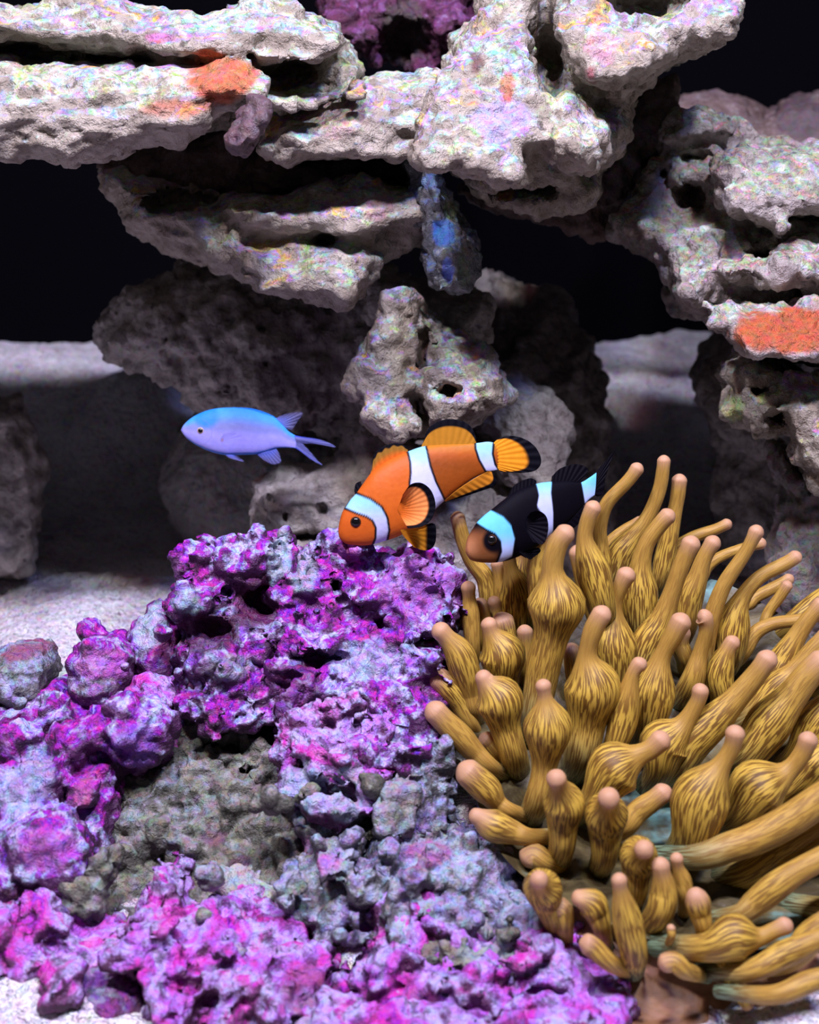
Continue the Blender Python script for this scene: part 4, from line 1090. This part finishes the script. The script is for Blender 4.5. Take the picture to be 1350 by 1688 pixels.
# --- black clownfish
bb = [((638,690),(640,705)),((648,640),(660,737)),((670,600),(700,750)),((705,550),(760,753)),((755,510),(815,747)),((810,465),(870,730)),((870,422),(930,703)),((930,398),(985,668)),((990,382),(1035,622)),((1050,376),(1080,592)),((1110,374),(1130,550)),((1150,377),(1165,512)),((1180,378),(1195,478)),((1215,357),(1216,456)),((1246,335),(1240,438))]
bw = [.9, .62, .54, .5, .48, .46, .44, .42, .40, .37, .33, .28, .23, .18, .10]
bands_b = [[(690,566),(752,508),(810,540),(845,580),(862,640),(852,722),(785,760),(806,700),(800,650),(775,615),(735,595)],
           [(962,365),(1040,352),(1031,430),(1040,520),(1042,640),(985,680),(1000,570),(985,520),(966,490),(976,440)],
           [(1174,370),(1252,320),(1240,445),(1195,490)]]
BKB = np.array([.003, .0022, .005])
def col_black(x, y):
    c = np.tile(BKB, (len(x), 1))
    c = blend(c, np.array([.30, .10, .03]), smoothstep(800, 740, x) * smoothstep(575, 640, y) * .75)
    c = blend(c, np.array([.50, .21, .09]), smoothstep(720, 655, x) * smoothstep(600, 690, y) * .85)
    c = blend(c, np.array([.26, .10, .03]), smoothstep(690, 730, y) * smoothstep(800, 760, x) * .7)
    c = blend(c, BKB, smoothstep(60, 38, np.hypot((x - 765), (y - 650) * .9)))
    d = np.minimum.reduce([poly_sdf(x, y, p) for p in bands_b])
    c = blend(c, BKB, smoothstep(12, 8, d))
    wh = blend(np.array([.16, .62, .95]), np.array([.56, .62, .92]), smoothstep(600, 720, y + (x > 900) * 240))
    return blend(c, wh, smoothstep(3, -3, d))
fb = Fish('clownfish', 'black clownfish with white bands and brown snout nestling in the anemone', ZX, ZY, ZK, 35.2, yaw=.25)
fb.start(900, 560)
fb.body(bb, bw, col_black, mat=M_FIN)
allblack = lambda U, Q, pl: np.tile(BKB, (len(U), 1))
fb.fin('dorsal_fin', [(820,462),(880,420),(966,396)], [(838,440),(860,400),(895,375),(940,361),(968,372)], allblack, rays=9)
fb.fin('dorsal_fin', [(1036,384),(1110,380),(1178,380)], [(1040,352),(1078,316),(1140,296),(1190,304),(1207,330),(1184,366)], allblack, rays=9)
fb.fin('tail_fin', [(1246,336),(1243,390),(1238,440)], [(1250,322),(1290,280),(1326,238),(1308,300),(1288,360),(1278,430),(1250,446)], allblack, rays=8)
fb.fin('anal_fin', [(1060,605),(1120,560),(1185,490)], [(1075,625),(1130,600),(1190,545),(1200,500)], allblack, rays=8)
fb.fin('pectoral_fin', [(905,545),(900,575),(905,600)], [(918,520),(955,512),(990,540),(997,600),(975,660),(930,650)], allblack, dz0=-.95, dz1=-1.4, rays=10)
fb.fin('pectoral_fin', [(905,545),(900,575),(905,600)], [(918,520),(955,512),(990,540),(997,600),(975,660),(930,650)], allblack, dz0=.95, dz1=1.4, rays=10)
fb.fin('pelvic_fin', [(880,700),(900,720)], [(920,690),(965,680),(975,700),(930,735)], allblack, dz0=-.4, dz1=-.6, rays=7)
fb.fin('pelvic_fin', [(880,700),(900,720)], [(920,690),(965,680),(975,700),(930,735)], allblack, dz0=.4, dz1=.6, rays=7)
fb.eye(757, 645, 24, M_IRIS, .85)

# --- blue chromis
cb = [((84,306),(86,320)),((110,264),(120,366)),((170,214),(190,418)),((250,174),(270,458)),((330,152),(350,484)),((430,143),(440,498)),((530,148),(530,494)),((620,165),(630,490)),((700,190),(710,472)),((770,214),(780,447)),((830,262),(850,440)),((880,318),(910,442)),((935,352),(940,446))]
cw = [.9, .55, .46, .43, .41, .40, .39, .37, .34, .30, .26, .20, .12]
tops = np.array([c[0] for c in cb], float); bots = np.array([c[1] for c in cb], float)
BL = np.array([.02, .27, .95]); LAV = np.array([.36, .34, .88])
def col_blue(x, y):
    yt = np.interp(x, tops[:, 0], tops[:, 1]); yb = np.interp(x, bots[:, 0], bots[:, 1])
    q = (y - yt) / (yb - yt + 1e-6)
    c = blend(np.array([.06, .36, .95]), np.array([.24, .27, .62]), smoothstep(.12, .42, q))
    c = blend(c, LAV, smoothstep(.42, .62, q))
    c = blend(c, BL * .8, smoothstep(.93, .99, q) * .9)
    c = blend(c, np.array([.02, .25, .85]), smoothstep(120, 60, np.hypot(x - 280, (y - 215) * 1.1)) * .9)
    c = blend(c, LAV * .9, smoothstep(150, 90, x) * .6)
    c = blend(c, np.array([.35, .16, .10]), smoothstep(16, 8, np.hypot(x - 398, y - 390)))
    c = blend(c, np.array([.16, .16, .55]), smoothstep(5, 2, np.abs(np.hypot(x - 230, y - 330) - 92)) * smoothstep(230, 290, x) * .35)
    return c
fc = Fish('blue_chromis', 'small silvery blue fish with forked tail in front of the grey boulders', 280, 640, 300 / 1350, 42.0, yaw=.1)
fc.start(500, 330)
fc.body(cb, cw, col_blue)
bf = lambda U, Q, pl: blend(np.array([.16, .22, .80]), np.array([.22, .22, .55]), smoothstep(0, .8, Q))
fc.fin('dorsal_fin', [(440,146),(600,166),(740,210),(830,265)], [(470,140),(620,152),(760,202),(842,268)], lambda U, Q, pl: np.tile(np.array([.02, .22, .75]), (len(U), 1)), rays=12)
fc.fin('dorsal_fin', [(790,225),(830,268),(850,290)], [(815,205),(880,186),(985,180),(945,250),(905,312)], bf, rays=8, mat=M_CFIN, alp=lambda U, Q: .55 - .4 * Q)
edge = lambda U, Q, pl: blend(np.array([.03, .08, .72]), np.array([.20, .22, .60]), smoothstep(.05, .35, U))
fc.fin('tail_fin', [(925,350),(935,400)], [(1000,362),(1090,376),(1180,405),(1232,438),(1150,424),(1060,412),(985,410)], edge, rays=8, mat=M_CFIN, alp=lambda U, Q: .95 - .5 * smoothstep(.3, .7, U))
fc.fin('tail_fin', [(935,448),(935,400)], [(985,478),(1050,530),(1132,572),(1090,530),(1040,470),(985,412)], edge, rays=8, mat=M_CFIN, alp=lambda U, Q: .95 - .5 * smoothstep(.3, .7, U))
fc.fin('anal_fin', [(640,488),(720,470),(790,450)], [(690,530),(755,562),(800,560),(825,540),(810,480)], bf, rays=8, mat=M_CFIN, alp=lambda U, Q: .6 - .3 * Q)
fc.fin('pelvic_fin', [(420,496),(470,496)], [(450,520),(500,535),(562,548),(520,512)], bf, rays=5, mat=M_CFIN, alp=lambda U, Q: .8 - .4 * Q, dz0=-.2, dz1=-.4)
fc.fin('pectoral_fin', [(405,380),(400,400),(410,420)], [(430,350),(520,345),(560,380),(500,420),(440,430)], lambda U, Q, pl: np.tile(np.array([.30, .30, .85]), (len(U), 1)), rays=8, mat=M_CFIN, alp=lambda U, Q: .25 - .15 * Q, dz0=-.8, dz1=-1.0)
fc.eye(237, 318, 26, M_SIRIS, .72)

for o in bpy.data.objects:
    if '_org' in o: del o['_org']
